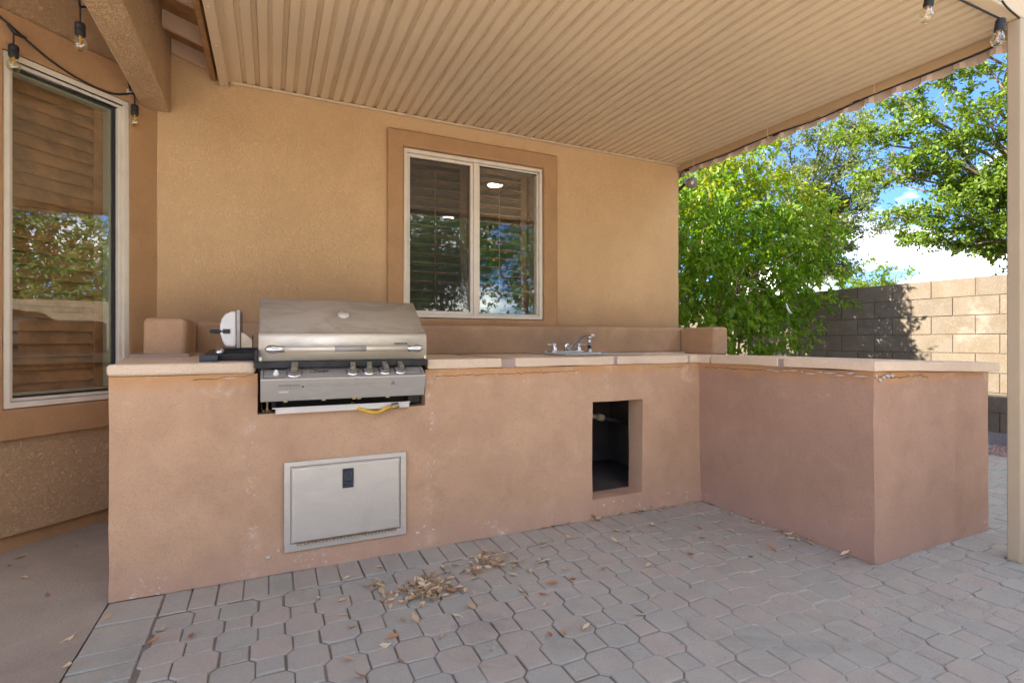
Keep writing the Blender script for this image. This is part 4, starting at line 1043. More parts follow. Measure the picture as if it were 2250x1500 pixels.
mb = MB(); mb.lathe([(0.024, 0), (0.018, 0.010), (0.013, 0.016), (0.013, 0.028)], (2.150, 3.245, 0.9645), n=16); spr = mb.build('sprayer', M['chrome'], fc, True)
mb = MB(); mb.lathe([(0.0125, 0.0285), (0.0135, 0.040), (0.0135, 0.048)], (2.150, 3.245, 0.9645), n=14); mb.build('sprayer_collar', M['black'], spr, True)
mb = MB(); mb.lathe([(0.0145, 0.0485), (0.015, 0.080), (0.012, 0.092), (0.017, 0.103), (0.018, 0.112), (0.013, 0.122), (0, 0.125)], (2.150, 3.245, 0.9645), n=16); mb.build('sprayer_head', M['chrome'], spr, True)
# small white crumbs on the counter
mb = MB(); mb.lathe([(0.008, 0), (0.010, 0.004), (0.006, 0.011), (0, 0.012)], (1.775, 3.235, 0.9645), n=10); tag(mb.build('hole_plug', M['white'], None, True), 'small white plug on the sink rim left of the tap', 'plug')
# drain pipe in the cupboard opening
dp = thing('drain_pipe', 'pale plastic drain pipe joined to a black pipe inside the counter opening', 'pipe', (2.1, 2.95, 0.5))
mb = MB(); mb.tube([(1.80, 2.93, 0.575), (2.03, 2.95, 0.528)], 0.017, 14); mb.build('white_pipe', M['pvc'], dp, True)
mb = MB(); mb.tube([(2.025, 2.949, 0.529), (2.068, 2.953, 0.520)], 0.023, 14); mb.build('coupling', M['pvc'], dp, True)
mb = MB(); mb.tube([(2.066, 2.953, 0.5205), (2.50, 2.985, 0.425)], 0.0185, 14); mb.build('black_pipe', M['black'], dp, True)
mb = MB(); mb.tube([(2.0, 2.95, 0.90), (2.016, 2.95, 0.70), (2.02, 2.95, 0.545)], 0.0018, 5); mb.tube([(2.07, 2.95, 0.90), (2.10, 2.955, 0.62), (2.115, 2.94, 0.49)], 0.0018, 5); mb.build('hanger_wire', M['bark'], dp)

# ================================================================== STRING LIGHTS
sk_me = MB(); sk_me.lathe([(0.004, 0.0), (0.015, -0.003), (0.0165, -0.010), (0.0165, -0.022), (0.0155, -0.024), (0.0165, -0.026), (0.0165, -0.046), (0.0150, -0.050)], (0, 0, 0), n=16); sk_me = mesh_of(sk_me, 'socket', M['black'], True)
bl_me = MB(); bl_me.lathe([(0.0125, -0.050), (0.0145, -0.056), (0.0205, -0.074), (0.0215, -0.086), (0.0185, -0.098), (0.011, -0.106), (0, -0.1085)], (0, 0, 0), n=18); bl_me = mesh_of(bl_me, 'bulb', M['bulb'], True)
fl_me = MB(); fl_me.box(-0.0018, 0.0018, -0.0012, 0.0012, -0.088, -0.060); fl_me.tube([(0, 0, -0.050), (0, 0, -0.060)], 0.004, 8); fl_me = mesh_of(fl_me, 'filament', M['filament'])
def hang_bulb(root, p, drop, tilt=(0, 0, 0)):
    rel = Vector(p) - root.location
    if drop > 0:
        mb = MB(); mb.tube([Vector(p) + Vector((0, 0, drop)), p], 0.0036, 6); mb.build('drop_cord', M['black'], root)
    link_copy(sk_me, 'socket', root, rel, tilt, (1.15,) * 3)
    b = link_copy(bl_me, 'bulb', root, rel, tilt, (1.15,) * 3)
    link_copy(fl_me, 'filament', b, (0, 0, 0))
sl1 = thing('string_light', 'black string light with clear bulbs draped above the left window', 'string lights', (-0.9, 3.2, 2.4), 'string lights round the patio')
p0 = Vector(bay(0.71, 0.075, 2.49))
mb = MB(); mb.tube(spline([bay(0.95, 0.06, 2.62), bay(0.80, 0.06, 2.535), bay(0.69, 0.065, 2.475), bay(0.55, 0.065, 2.405), bay(0.40, 0.062, 2.37), bay(0.26, 0.060, 2.372), bay(0.165, 0.058, 2.415), bay(0.14, 0.058, 2.425)], 8), 0.0052, 8); mb.build('cable', M['black'], sl1, True)
mb = MB(); a = Vector(bay(0.685, 0.066, 2.47)); mb.tube([a + Vector((-0.02, -0.02, 0.012)), a + Vector((0, 0, -0.012)), a + Vector((0.03, 0.03, -0.016))], [0.005, 0.011, 0.006], 8); mb.build('cable_tee', M['black'], sl1)
hang_bulb(sl1, bay(0.690, 0.066, 2.400), 0.065)
hang_bulb(sl1, bay(0.140, 0.058, 2.365), 0.058)
mb = MB(); a = Vector(bay(0.165, 0.05, 2.425)); mb.obox(a, (0.006, 0.006, 0), (0.006, -0.006, 0), (0, 0, 0.014)); mb.build('clip', M['tray'], sl1)
hang_bulb(sl1, (-0.742, 2.79, 2.412), 0.065)
mb = MB(); mb.tube(spline([(-0.742, 2.79, 2.478), (-0.72, 2.84, 2.50), (-0.69, 3.0, 2.48), (-0.69, 3.3, 2.455), (-0.705, 3.48, 2.43)], 6), 0.0048, 8); mb.tube([(-0.742, 2.79, 2.478), (-0.70, 2.5, 2.60), (-0.69, 2.2, 2.70)], 0.0048, 8); mb.build('cable', M['black'], sl1, True)

sl2 = thing('string_light', 'black string light tied along the right edge of the patio cover', 'string lights', (3.2, 2.4, 2.6), 'string lights round the patio')
cab = [(3.40, 3.640, 2.548), (3.365, 3.57, 2.573), (3.358, 3.42, 2.578), (3.358, 3.1, 2.566), (3.358, 2.68, 2.570), (3.358, 2.30, 2.548), (3.358, 1.93, 2.560), (3.358, 1.60, 2.552), (3.356, 1.38, 2.552), (3.30, 1.30, 2.55), (3.19, 1.262, 2.535)]
mb = MB(); mb.tube(spline(cab, 8), 0.0052, 8); mb.build('cable', M['black'], sl2, True)
for yy in (3.42, 2.68, 1.93):
    mb = MB(); z = 2.598; mb.tube([(3.346, yy - 0.003, pz(yy) + 0.004), (3.345, yy, z - 0.02), (3.350, yy, 2.566), (3.366, yy, 2.560)], 0.0018, 5); mb.tube([(3.352, yy - 0.010, 2.562), (3.364, yy + 0.016, 2.574)], 0.0018, 5); mb.build('cable_tie', M['tie'], sl2)
for yy in (2.62, 2.04, 3.51):
    mb = MB(); mb.tube([(3.358, yy - 0.02, 2.563), (3.358, yy + 0.02, 2.563)], 0.0095, 8); mb.build('cable_tee', M['black'], sl2)
mb = MB(); mb.tube(spline([(2.35, 1.16, 2.56), (2.52, 1.20, 2.535), (2.70, 1.215, 2.535), (2.88, 1.20, 2.520), (3.00, 1.185, 2.505)], 8), 0.0042, 8); mb.tube(spline([(2.78, 1.130, 2.56), (2.88, 1.15, 2.565), (3.02, 1.175, 2.562), (3.16, 1.182, 2.55)], 6), 0.0042, 8); mb.build('cable', M['black'], sl2, True)
mb = MB(); mb.obox((2.93, 1.160, 2.566), (0.013, 0.004, 0), (0, 0.008, 0), (0, 0, 0.008)); mb.build('clip', M['tray'], sl2)
hang_bulb(sl2, (2.535, 1.235, 2.522), 0.0, (RAD(6), RAD(8), 0))
hang_bulb(sl2, (2.985, 1.180, 2.500), 0.0, (RAD(4), RAD(8), 0))

# ================================================================== FLOOD LAMP ON THE HOUSE CORNER
fl = thing('flood_lamp', 'grey floodlight with a round lens on the house corner under the roof', 'floodlight', (3.40, 3.68, 2.45))
ax = Vector((-0.22, -0.93, -0.30)).normalized(); c = Vector((3.462, 3.56, 2.482))
mb = MB(); mb.lathe([(0.018, -0.125), (0.026, -0.115), (0.030, -0.075), (0.046, -0.035), (0.050, 0.0), (0.050, 0.008), (0.044, 0.010), (0.043, 0.0)], c, ax, 22); mb.build('housing', M['bronze'], fl, True)
mb = MB(); mb.lathe([(0.0432, 0.001), (0.036, 0.006), (0.02, 0.009), (0, 0.010)], c, ax, 22); mb.build('lens', M['lens'], fl, True)
mb = MB(); mb.tube([c - ax * 0.09, (3.425, 3.70, 2.44), (3.40, 3.72, 2.425)], 0.014, 10); mb.lathe([(0.045, 0), (0.045, 0.018), (0.02, 0.03)], (3.363, 3.72, 2.425), (1, 0, 0), 16); mb.build('bracket', M['black'], fl)
mb = MB(); mb.lathe([(0.055, 0), (0.055, 0.015), (0.045, 0.026), (0, 0.030)], (3.363, 3.70, 2.335), (1, 0, 0), 20); tag(mb.build('junction_cover', M['white'], None, True), 'round white cover on the house side wall below the floodlight', 'wall cover')

# ================================================================== BLOCK WALLS
bw = thing('block_wall', 'sunlit tan concrete block wall along the right side of the yard', 'wall', (6.9, 5.0, 0))
BH, BL, WXF = 0.2035, 0.4064, 6.80
ztop = 1.729
def blk(mb, x0, x1, y0, y1, z0, z1): mb.box(x0, x1, y0, y1, z0, z1)
core = MB(); core.box(WXF + 0.008, WXF + 0.17, -9.0, 12.0, -0.1, ztop - 0.006); core.build('mortar_core', M['blockgrout'], bw)
bm_ = MB(); bm_.box(0, 0.17, 0.005, BL - 0.005, 0.0045, BH - 0.0045)
full = bm_.build('block', M['block'], None); full_me = full.data; bpy.data.objects.remove(full)
half = MB(); far_ = MB()
for r in range(8):
    zb = ztop - BH * (r + 1)
    y = -8.8 + (0.2032 if r % 2 else 0.0) - 0.085
    while y < 11.6:
        if 2.0 < y < 9.2:
            ob = link_copy(full_me, 'block', bw, Vector((WXF + random.uniform(-0.002, 0.002), y, zb)) - bw.location)
        else:
            far_.box(WXF + random.uniform(-0.002, 0.002), WXF + 0.176, y + 0.005, y + BL - 0.005, zb + 0.0045, zb + BH - 0.0045)
        y += BL
o = far_.build('far_block', M['block'], bw); o['kind'] = 'stuff'
mb = MB(); mb.box(WXF - 0.004, WXF + 0.18, -9, 12, -0.1, ztop - BH * 8 + 0.001); mb.build('base_course', M['blockgray'], bw)
# rear yard wall behind the viewer (seen mirrored in the windows)
rw = thing('rear_wall', 'pale block wall at the far end of the yard, mirrored in the window', 'wall', (0, -9.0, 0))
mb = MB(); mb.box(-9, 6.79, -9.2, -9.0, -0.1, 1.75); mb.build('wall_face', M['block'], rw)
for r in range(8):
    mb = MB(); mb.box(-9, 6.79, -8.998, -8.990, 0.21 * r, 0.21 * r + 0.2); mb.build('block_course', M['block'], rw)

# ================================================================== VEGETATION
def leaf_cloud(name, P, D, L, W, mat, parent, fold=0.25, curl=0.2):
    """P base points, D unit directions, L lengths, W widths (arrays): two folded triangles pairs per leaf"""
    n = len(P)
    up = rng.normal(0, 1, (n, 3)); up[:, 2] += 1.3
    S = np.cross(D, up); S /= np.linalg.norm(S, axis=1, keepdims=True) + 1e-9
    N = np.cross(S, D)
    L = L[:, None]; W = W[:, None]
    mid = P + D * L * 0.45
    tip = P + D * L - N * L * curl
    a = mid + S * W * 0.5 + N * W * fold; b = mid - S * W * 0.5 + N * W * fold
    V = np.stack([P, a, tip, b], 1).reshape(-1, 3)
    F = np.arange(n * 4).reshape(n, 4)
    tris = np.concatenate([F[:, [0, 1, 2]], F[:, [0, 2, 3]]], 1).reshape(-1, 3)
    me = bpy.data.meshes.new(name)
    me.vertices.add(len(V)); me.vertices.foreach_set('co', V.ravel())
    me.loops.add(tris.size); me.loops.foreach_set('vertex_index', tris.ravel().astype(np.int32))
    me.polygons.add(len(tris)); me.polygons.foreach_set('loop_start', np.arange(0, tris.size, 3, dtype=np.int32))
    me.update(calc_edges=True); me.materials.append(mat)
    o = bpy.data.objects.new(name, me); COL.objects.link(o); o.parent = parent
    if parent is not None and parent.parent is None: o.location = -parent.location
    return o
def unit(v): return v / (np.linalg.norm(v, axis=1, keepdims=True) + 1e-9)
def sprigs(centres, axes, per, spread, L, Wr, droop=0.4):
    """per leaves along a short twig at each centre"""
    n = len(centres); C = np.repeat(centres, per, 0); A = np.repeat(axes, per, 0)
    t = rng.uniform(0, 1, (n * per, 1))
    P = C + A * t * spread + rng.normal(0, spread * 0.10, (n * per, 3))
    D = A * 0.7 + rng.normal(0, 0.75, (n * per, 3)); D[:, 2] -= droop; D = unit(D)
    l = L * rng.uniform(0.65, 1.25, n * per); return P, D, l, l * Wr * rng.uniform(0.8, 1.2, n * per)
def blob_points(blobs, n, shell=0.55):
    """points in a union of ellipsoids, biased to their outside"""
    vol = np.array([b[3] * b[4] * b[5] for b in blobs]) ** 0.8; k = rng.choice(len(blobs), n, p=vol / vol.sum())
    B = np.array(blobs)[k]; d = unit(rng.normal(0, 1, (n, 3))); r = shell + (1 - shell) * rng.uniform(0, 1, (n, 1)) ** 0.6
    r *= rng.uniform(0.82, 1.12, (n, 1))
    return B[:, :3] + d * r * B[:, 3:6], d
def branch_mb(mb, p, q, r0, r1, sag=0.05, n=5):
    p, q = Vector(p), Vector(q); pts, rs = [], []
    for i in range(n + 1):
        t = i / n; x = p.lerp(q, t); j = 0.05 * (q - p).length * math.sin(t * math.pi)
        x += Vector((random.uniform(-j, j), random.uniform(-j, j), random.uniform(-j, j) + sag * math.sin(t * math.pi)))
        pts.append(x); rs.append(r0 + (r1 - r0) * t)
    mb.tube(pts, rs, 6); return pts

# big glossy bush beside the house
bush = thing('bush', 'tall bright green leafy bush between the house corner and the block wall', 'bush', (5.0, 4.9, 0))
bb = [(4.15, 4.55, 2.25, .65, .75, .75), (4.85, 4.65, 2.55, .75, .75, .80), (5.60, 4.65, 2.65, .62, .70, .62), (5.05, 4.45, 1.85, .75, .60, .70), (5.78, 4.60, 1.75, .58, .55, .65),
      (4.25, 4.25, 1.45, .55, .50, .60), (5.05, 4.35, 1.30, .45, .40, .45), (5.75, 4.50, 1.28, .42, .40, .38), (4.8, 5.4, 2.3, .9, .7, 1.1), (5.6, 5.6, 2.3, .8, .8, 1.0), (6.2, 4.9, 2.1, .40, .55, .75), (3.95, 4.7, 1.1, .40, .4, .6)]
bb += [(4.5, 4.6, 3.05, .6, .6, .45), (5.2, 4.7, 3.15, .6, .6, .45), (6.1, 4.45, 2.5, .45, .5, .6), (6.2, 4.35, 1.9, .42, .45, .5)]
c_, d_ = blob_points(bb, 2500, 0.50)
ax_ = d_ * 0.6 + rng.normal(0, 0.6, d_.shape); ax_[:, 2] -= 0.25; ax_ = unit(ax_)
keep = (c_[:, 2] > 0.45) & ((c_[:, 0] > 3.75) | (c_[:, 1] > 4.3)) & (c_[:, 1] > 3.72)
c_, ax_ = c_[keep], ax_[keep]
sun_tint = (c_[:, 2] + rng.normal(0, 0.16, len(c_)) > 2.92 - 0.25 * np.abs(c_[:, 0] - 5.2)) & (c_[:, 1] < 4.75)  # upper sprigs that get the painted sunlit yellow
Pn, Dn, Ln, Wn = sprigs(c_[sun_tint], ax_[sun_tint], 11, 0.20, 0.080, 0.42, 0.3)
o = leaf_cloud('sun_tint_foliage', Pn, Dn, Ln, Wn, M['bush_sun_tint'], bush, 0.2, 0.22); o['kind'] = 'stuff'
P_, D_, L_, W_ = sprigs(c_[~sun_tint], ax_[~sun_tint], 10, 0.20, 0.085, 0.42, 0.55)
o = leaf_cloud('foliage', P_, D_, L_, W_, M['bush'], bush, 0.2, 0.22); o['kind'] = 'stuff'
mb = MB()
for i in range(16):
    base = (random.uniform(4.2, 5.7), random.uniform(4.5, 5.3), -0.03); tgt = random.choice(bb)
    m_ = (base[0] * 0.6 + tgt[0] * 0.4 + random.uniform(-.2, .2), base[1] * 0.6 + tgt[1] * 0.4, random.uniform(0.8, 1.3))
    branch_mb(mb, base, m_, 0.028, 0.016, 0); e_ = (tgt[0] + random.uniform(-.3, .3), tgt[1] - random.uniform(0, .35), tgt[2] + random.uniform(-.1, .5))
    pts = branch_mb(mb, m_, e_, 0.016, 0.006, 0.1)
    for k in range(5):
        s = random.choice(pts); branch_mb(mb, s, s + Vector((random.uniform(-.4, .4), random.uniform(-.5, .1), random.uniform(-.1, .4))), 0.006, 0.0025, 0.04, 4)
mb.build('stem', M['twig'], bush, True)
# the leaves nearest the camera, one by one
lm = []
for k in range(3):
    t = MB(); w = (0.030, 0.026, 0.034)[k]; dr = (0.010, 0.022, 0.015)[k]
    row = [(0, 0.02, 0.0), (0.25, 0.8, -0.1), (0.5, 1.0, -0.35), (0.75, 0.65, -0.7), (1.0, 0.03, -1.2)]
    vs = []
    for a, ww, d in row:
        vs += [(a * 0.10, -w * ww * 0.5, d * dr + 0.004 * ww), (a * 0.10, 0, d * dr), (a * 0.10, w * ww * 0.5, d * dr + 0.004 * ww)]
    fs = [(i*3+j, i*3+3+j, i*3+4+j, i*3+1+j) for i in range(4) for j in range(2)]
    t.add(vs, fs); lm.append(mesh_of(t, 'leaf', M['bush'], True))
cand = [i for i in range(len(P_)) if P_[i][1] < 4.15 and P_[i][2] > 0.95]
random.shuffle(cand)
for i in cand[:230]:
    d = Vector(D_[i]); rot = d.to_track_quat('X', 'Z').to_euler()
    link_copy(random.choice(lm), 'leaf', bush, Vector(P_[i]) + Vector((random.uniform(-.05, .05), -0.04, random.uniform(-.05, .05))) - bush.location, (rot.x + random.uniform(-.6, .6), rot.y, rot.z), [random.uniform(0.8, 1.15)] * 3)
mb = MB(); arcp = [(5.33 + 0.13 * (1 - math.cos(t)), 4.02 - 0.01 * t, 1.475 - 0.13 * math.sin(t)) for t in [k * 1.15 / 8 for k in range(9)]]
mb.tube(arcp, [0.004, 0.009, 0.012, 0.013, 0.013, 0.013, 0.012, 0.009, 0.004], 8); tag(mb.build('plastic_strip', M['white'], None, True), 'short curved white plastic strip caught in the bush branches', 'plastic strip')

# airy tree at the right, its branches reaching over the wall
def branchy_tree(name, label, base, h0, limbs, leafmat, leafL, per, density, trunk_r=0.11, spread=0.16, Wr=0.5, sub=7, jitter=0.42, twigs=True, group=None):
    t = thing(name, label, 'tree', base, group)
    mb = MB(); b = Vector(base); fork = b + Vector((0.05, 0.02, h0))
    branch_mb(mb, b - Vector((0, 0, 0.1)), fork, trunk_r, trunk_r * 0.75, 0)
    C, A = [], []
    for (q, r) in limbs:
        pts = branch_mb(mb, fork, q, trunk_r * 0.45, 0.012, 0.15, 8)
        full_ = (Vector(q) - fork)
        for k in range(sub):
            s = pts[random.randint(3, 8)]
            out = Vector((random.gauss(0, 1), random.gauss(0, 1), random.gauss(0.05, 0.45))).normalized() * r * random.uniform(0.5, 1.0) + full_.normalized() * r * 0.45
            tw = branch_mb(mb, s, s + out, 0.005, 0.002, 0.03, 5)
            for j in range(density):
                u = random.uniform(0.25, 1.0); i = min(4, int(u * 5)); p = tw[i].lerp(tw[i + 1], u * 5 - i)
                dd = (out.normalized() * 0.7 + Vector((random.gauss(0, .6), random.gauss(0, .6), random.gauss(0, .4)))).normalized()
                C.append(p + Vector((random.gauss(0, .03), random.gauss(0, .03), random.gauss(0, .03)))); A.append(dd)
    mb.build('trunk', M['bark'], t, True)
    P, D, L, W = sprigs(np.array([tuple(c) for c in C]), np.array([tuple(a) for a in A]), per, spread, leafL, Wr, 0.15)
    o = leaf_cloud('crown', P, D, L, W, leafmat, t, 0.15, 0.15); o['kind'] = 'stuff'
    return t
limbs = [((9.43, 4.0, 4.4), .8), ((9.6, 3.9, 3.3), .75), ((9.1, 4.35, 3.9), .75), ((8.97, 4.6, 3.4), .65), ((9.0, 4.2, 2.95), .6), ((9.3, 3.95, 2.45), .55), ((9.4, 4.45, 5.1), .8), ((9.9, 3.7, 5.4), .8), ((10.2, 3.5, 4.0), .8), ((10.2, 3.5, 3.0), .7), ((9.2, 4.6, 4.6), .7), ((9.8, 3.6, 2.6), .55), ((9.3, 4.1, 5.8), .8), ((10.5, 3.3, 5.2), .9), ((8.75, 4.75, 3.9), .5), ((9.6, 3.75, 3.8), .7), ((9.5, 3.85, 4.9), .7), ((10.0, 3.4, 3.5), .6), ((8.5, 4.9, 2.95), .5), ((8.7, 4.75, 3.65), .55), ((8.55, 5.05, 4.3), .6), ((8.7, 4.75, 4.9), .6), ((8.7, 4.6, 2.55), .45)]
branchy_tree('shade_tree', 'airy green tree with drooping branches beside the post at the right', (11.0, 3.3, -0.1), 2.2, limbs, M['tree_r'], 0.072, 9, 13, 0.10, 0.17, 0.50, 14)
limbs = [((9.2, 6.2, 4.5), .8), ((9.75, 5.95, 4.6), .7), ((9.6, 6.0, 3.65), .7), ((9.9, 5.9, 3.0), .6), ((9.15, 6.2, 5.3), .8), ((8.9, 6.4, 3.9), .8), ((9.4, 6.1, 4.1), .8), ((9.3, 6.2, 3.2), .7), ((9.6, 6.0, 5.0), .7), ((9.5, 6.2, 2.5), .6), ((9.9, 5.9, 4.0), .5), ((8.9, 6.6, 4.9), .8), ((9.8, 5.95, 3.5), .6)]
branchy_tree('olive_tree', 'grey green fine leaved tree rising behind the bright bush', (9.4, 7.2, -0.1), 1.8, limbs, M['tree_m'], 0.058, 12, 15, 0.09, 0.18, 0.52, 15)
limbs = [((26 + random.uniform(-1.6, 1.6), 15.4 + random.uniform(-1.6, 1.6), random.uniform(2.9, 4.5)), .9) for k in range(12)]
branchy_tree('distant_tree', 'small pale green round tree far beyond the block wall', (26.2, 15.4, -0.1), 1.2, limbs, M['tree_r'], 0.14, 8, 10, 0.12, 0.3, 0.6, 7)
limbs = [((15 + random.uniform(-1, 1), 10.9 + random.uniform(-1, 1), random.uniform(1.6, 2.6)), .6) for k in range(7)]
# trees outside the frame, mirrored in the two windows
yard = [((10.3, 0.7), 5.4, 2.4), ((10.5, -2.4), 5.8, 2.7), ((10.2, -5.6), 5.6, 2.7), ((2.5, -11.5), 6.2, 2.8), ((6.0, -12), 7.0, 3.0), ((-1.0, -12), 5.8, 2.6), ((9.0, -10.8), 6.6, 2.8), ((4.3, -11.0), 5.6, 2.4)]
lab = ['round green tree mirrored in the left window, nearest the post', 'round green tree mirrored at the middle of the left window', 'round green tree mirrored at the left edge of the left window', 'yard tree mirrored low in the middle of the kitchen window', 'tall yard tree mirrored at the right of the kitchen window', 'yard tree mirrored at the left of the kitchen window', 'yard tree in the far corner between the two block walls', 'short yard tree standing before the rear block wall']
for (xy, hh, rr), lb in zip(yard, lab):
    t = thing('yard_tree', lb, 'tree', (xy[0], xy[1], -0.06), 'trees round the yard')
    mb = MB(); branch_mb(mb, (xy[0], xy[1], -0.1), (xy[0], xy[1], hh * 0.6), 0.12, 0.06, 0); mb.build('trunk', M['bark'], t, True)
    bl = [(xy[0] + random.uniform(-.6, .6) * rr, xy[1] + random.uniform(-.6, .6) * rr, hh * 0.55 + random.uniform(-.6, .6) * rr, rr * .55, rr * .55, rr * .5) for k in range(9)]
    c_, d_ = blob_points(bl, 2300, 0.4)
    P, D, L, W = sprigs(c_, unit(d_ + rng.normal(0, .6, d_.shape)), 10, 0.25, 0.10, 0.6, 0.3)
    o = leaf_cloud('crown', P, D, L, W, M['tree_b'], t); o['kind'] = 'stuff'
mast = thing('antenna_mast', 'thin antenna mast far beyond the wall against the cloud', 'antenna', (47.15, 22.15, -0.06))
mb = MB(); mb.tube([(47.15, 22.15, -0.06), (47.15, 22.15, 7.4)], [0.05, 0.02], 6); mb.build('pole', M['bronze'], mast)
mb = MB(); mb.tube([(47.15, 22.15, 6.2), (47.15, 22.15, 6.5)], 0.06, 6); mb.tube([(46.95, 22.25, 6.9), (47.35, 22.05, 6.9)], 0.015, 5); mb.build('aerial', M['bronze'], mast)

# ================================================================== FALLEN LEAVES
def dead_leaf(seed, L, W, curl, bend):
    r = random.Random(seed); t = MB(); vs = []
    row = [(-0.18, 0.035), (0.0, 0.08), (0.2, 0.75), (0.42, 1.0), (0.68, 0.75), (0.88, 0.32), (1.0, 0.03)]
    for a, w in row:
        z = bend * (a - 0.4) ** 2 * L; s = r.uniform(-0.05, 0.05) * L
        vs += [(a * L, -w * W / 2 + s, z + curl * w * W * r.uniform(0.7, 1.2)), (a * L, s, z), (a * L, w * W / 2 + s, z + curl * w * W * r.uniform(0.7, 1.2))]
    t.add(vs, [(i*3+j, i*3+3+j, i*3+4+j, i*3+1+j) for i in range(len(row)-1) for j in range(2)])
    return vs, t
variants = [(0.050, 0.019, 0.30, 0.5), (0.044, 0.021, 0.15, 0.9), (0.056, 0.017, 0.45, 0.3), (0.040, 0.018, 0.55, 0.8), (0.052, 0.022, 0.2, -0.2)]
dl = {}
for col in ('dead_tan', 'dead_rust', 'dead_green'):
    dl[col] = []
    for k, v in enumerate(variants):
        dl[col].append(mesh_of(dead_leaf(k + 3, *v)[1], 'fallen_leaf', M[col], True))
words = {'dead_tan': 'tan', 'dead_rust': 'rust brown', 'dead_green': 'pale green'}
def where(x, y):
    if x < -0.59: return 'on the concrete slab'
    if y > 2.42: return 'at the counter foot' if x < 2.2 else 'in the counter corner'
    if x > 2.35: return 'at the peninsula foot'
    if x < 0.15: return 'before the left counter end'
    if x < 0.75: return 'by the big leaf pile' if y > 1.9 else 'below the big leaf pile'
    if x < 1.3: return 'by the second leaf pile' if y > 1.9 else 'below the second leaf pile'
    return 'before the counter opening' if y > 2.0 else 'on open pavers near the peninsula'
used = set()
def drop_leaf(x, y, col=None, big=1.0):
    for attempt in range(40):
        cc = col or random.choices(('dead_tan', 'dead_rust', 'dead_green'), (0.70, 0.14, 0.16))[0]
        k = random.randrange(5); s = random.uniform(0.68, 1.08); rz = random.uniform(0, 6.28)
        form = ('flat', 'broad', 'narrow', 'curled', 'arched')[k]; size = 'small ' if s < 0.82 else ('large ' if s > 0.96 else '')
        q = int(((rz + math.pi / 4) % (2 * math.pi)) / (math.pi / 2))
        lab = '%s%s %s leaf %s, tip towards the %s' % (size, form, words[cc], where(x, y), ('peninsula', 'house', 'bay window', 'viewer')[q])
        if lab not in used: break
    used.add(lab); s *= big
    o = bpy.data.objects.new('fallen_leaf', dl[cc][k]); COL.objects.link(o)
    z = 0.004 if x > -0.59 else padz(x, y) + 0.004
    o.location = (x, y, z); o.scale = (s, s, s)
    o.rotation_euler = (random.gauss(0, 0.22), random.gauss(0, 0.16), rz)
    tag(o, lab, 'leaf', 'fallen leaves scattered on the patio')
    return o
singles = [(0.467,2.405),(0.262,2.535),(0.284,2.366),(0.169,2.247),(0.242,2.17),(0.261,2.054),(0.287,1.962),(0.42,2.032),(0.413,1.834),(0.393,1.675),(0.338,1.80),(0.496,1.882),(0.628,1.883),(0.721,1.885),(0.941,1.917),(1.001,1.889),(1.003,1.808),(0.95,1.617),(1.019,1.58),(1.216,2.056),(1.631,2.198),(1.768,2.31),(1.184,1.947),(1.125,2.155),
    (2.328,2.286),(2.297,2.2),(1.728,2.31),(1.635,2.186),(2.039,1.871),(1.851,1.935),(1.45,1.68),(1.258,1.591),(2.511,2.133),(2.509,1.976),(2.508,1.833),(2.51,1.733),(2.293,2.092),(2.44,2.50),
    (-0.547,2.439),(-0.375,2.217),(-0.259,2.131),(-0.821,2.69),(-0.958,2.855),(-0.632,2.318),(-0.602,2.107),(-0.39,2.139),(-1.049,3.05),(-1.038,2.974),(-0.838,3.12)]
for (x, y) in singles: drop_leaf(x, y)
for i in range(22): drop_leaf(random.gauss(0.56, 0.16), random.gauss(2.12, 0.10))
for i in range(16): drop_leaf(random.gauss(0.98, 0.16), random.gauss(2.25, 0.09))
for i in range(14): drop_leaf(random.uniform(1.2, 2.3), random.uniform(1.7, 2.45))
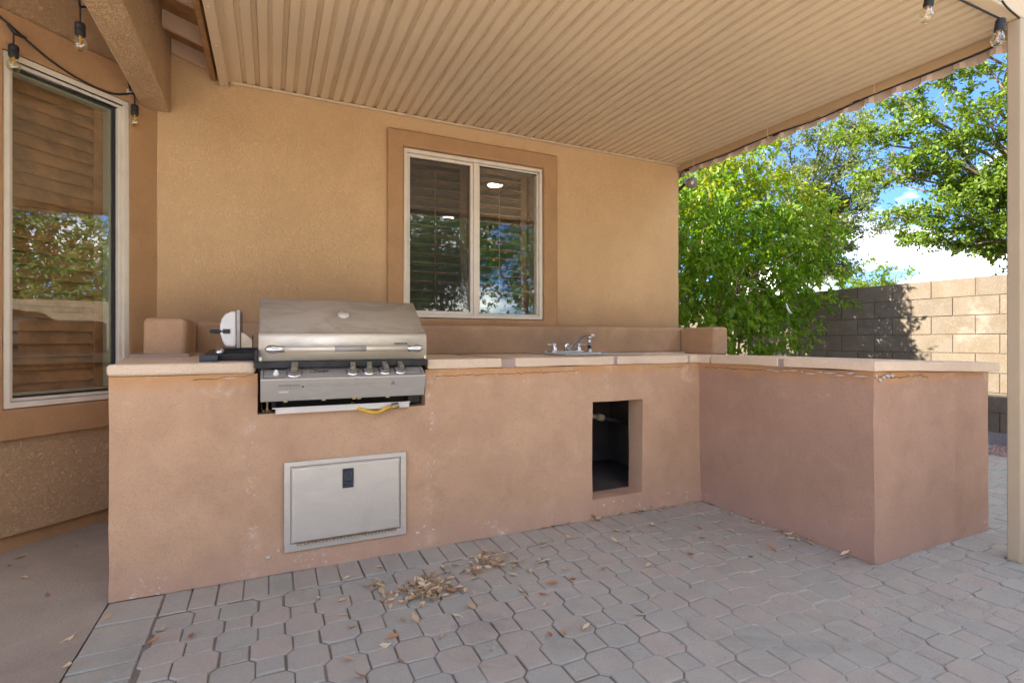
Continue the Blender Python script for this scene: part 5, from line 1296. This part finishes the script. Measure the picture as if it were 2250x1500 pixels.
for i in range(10): drop_leaf(random.uniform(0.1, 1.3), random.uniform(1.5, 2.35))
o = drop_leaf(0.667, 2.085, 'dead_rust', 1.75); o['label'] = 'large curled rust brown leaf at the right edge of the big leaf pile'; del o['group']
def pile(name, label, cx, cy, sx, sy, n, hz, line=None):
    mb = MB()
    for i in range(n):
        if line: u = random.random(); x = line[0] + (line[2]-line[0]) * u + random.gauss(0, sx); y = line[1] + (line[3]-line[1]) * u - abs(random.gauss(0, sy))
        else: x, y = random.gauss(cx, sx), random.gauss(cy, sy)
        v, t = dead_leaf(i, *random.choice(variants)); s = random.uniform(0.5, 0.98)
        g = math.exp(-((x - cx) / (1.4 * sx)) ** 2 - ((y - cy) / (1.4 * sy)) ** 2) if not line else 0.3
        m = Matrix.Translation((x, y, 0.006 + hz * g * random.random())) @ Matrix.Rotation(random.uniform(0, 6.28), 4, 'Z') @ Matrix.Rotation(random.gauss(0, 0.5), 4, 'X') @ Matrix.Rotation(random.gauss(0, 0.3), 4, 'Y') @ Matrix.Scale(s, 4)
        mb.add([m @ Vector(p) for p in v], t.f)
    o = mb.build(name, M['dead_tan'], None, True); return tag(o, label, 'leaf litter', None, 'stuff')
pile('leaf_pile', 'big pile of dry tan leaves on the pavers before the steel door', 0.575, 2.115, 0.060, 0.058, 120, 0.020)
pile('leaf_pile', 'small cluster of dry leaves left of the big leaf pile', 0.40, 2.255, 0.03, 0.018, 12, 0.012)
pile('leaf_pile', 'loose pile of dry leaves right of the big leaf pile', 0.93, 2.24, 0.075, 0.05, 52, 0.018)
pile('leaf_drift', 'thin drift of dry leaves along the foot of the counter front', 1.7, 2.53, 0.05, 0.010, 46, 0.01, (1.45, 2.548, 2.52, 2.55))
pile('leaf_drift', 'thin drift of dry leaves along the foot of the peninsula', 2.5, 2.0, 0.010, 0.02, 22, 0.01, (2.525, 2.50, 2.525, 1.55))
pile('leaf_drift', 'dry leaves and dirt along the foot of the bay wall', -0.9, 3.2, 0.012, 0.012, 0, 0.01, None) if False else None
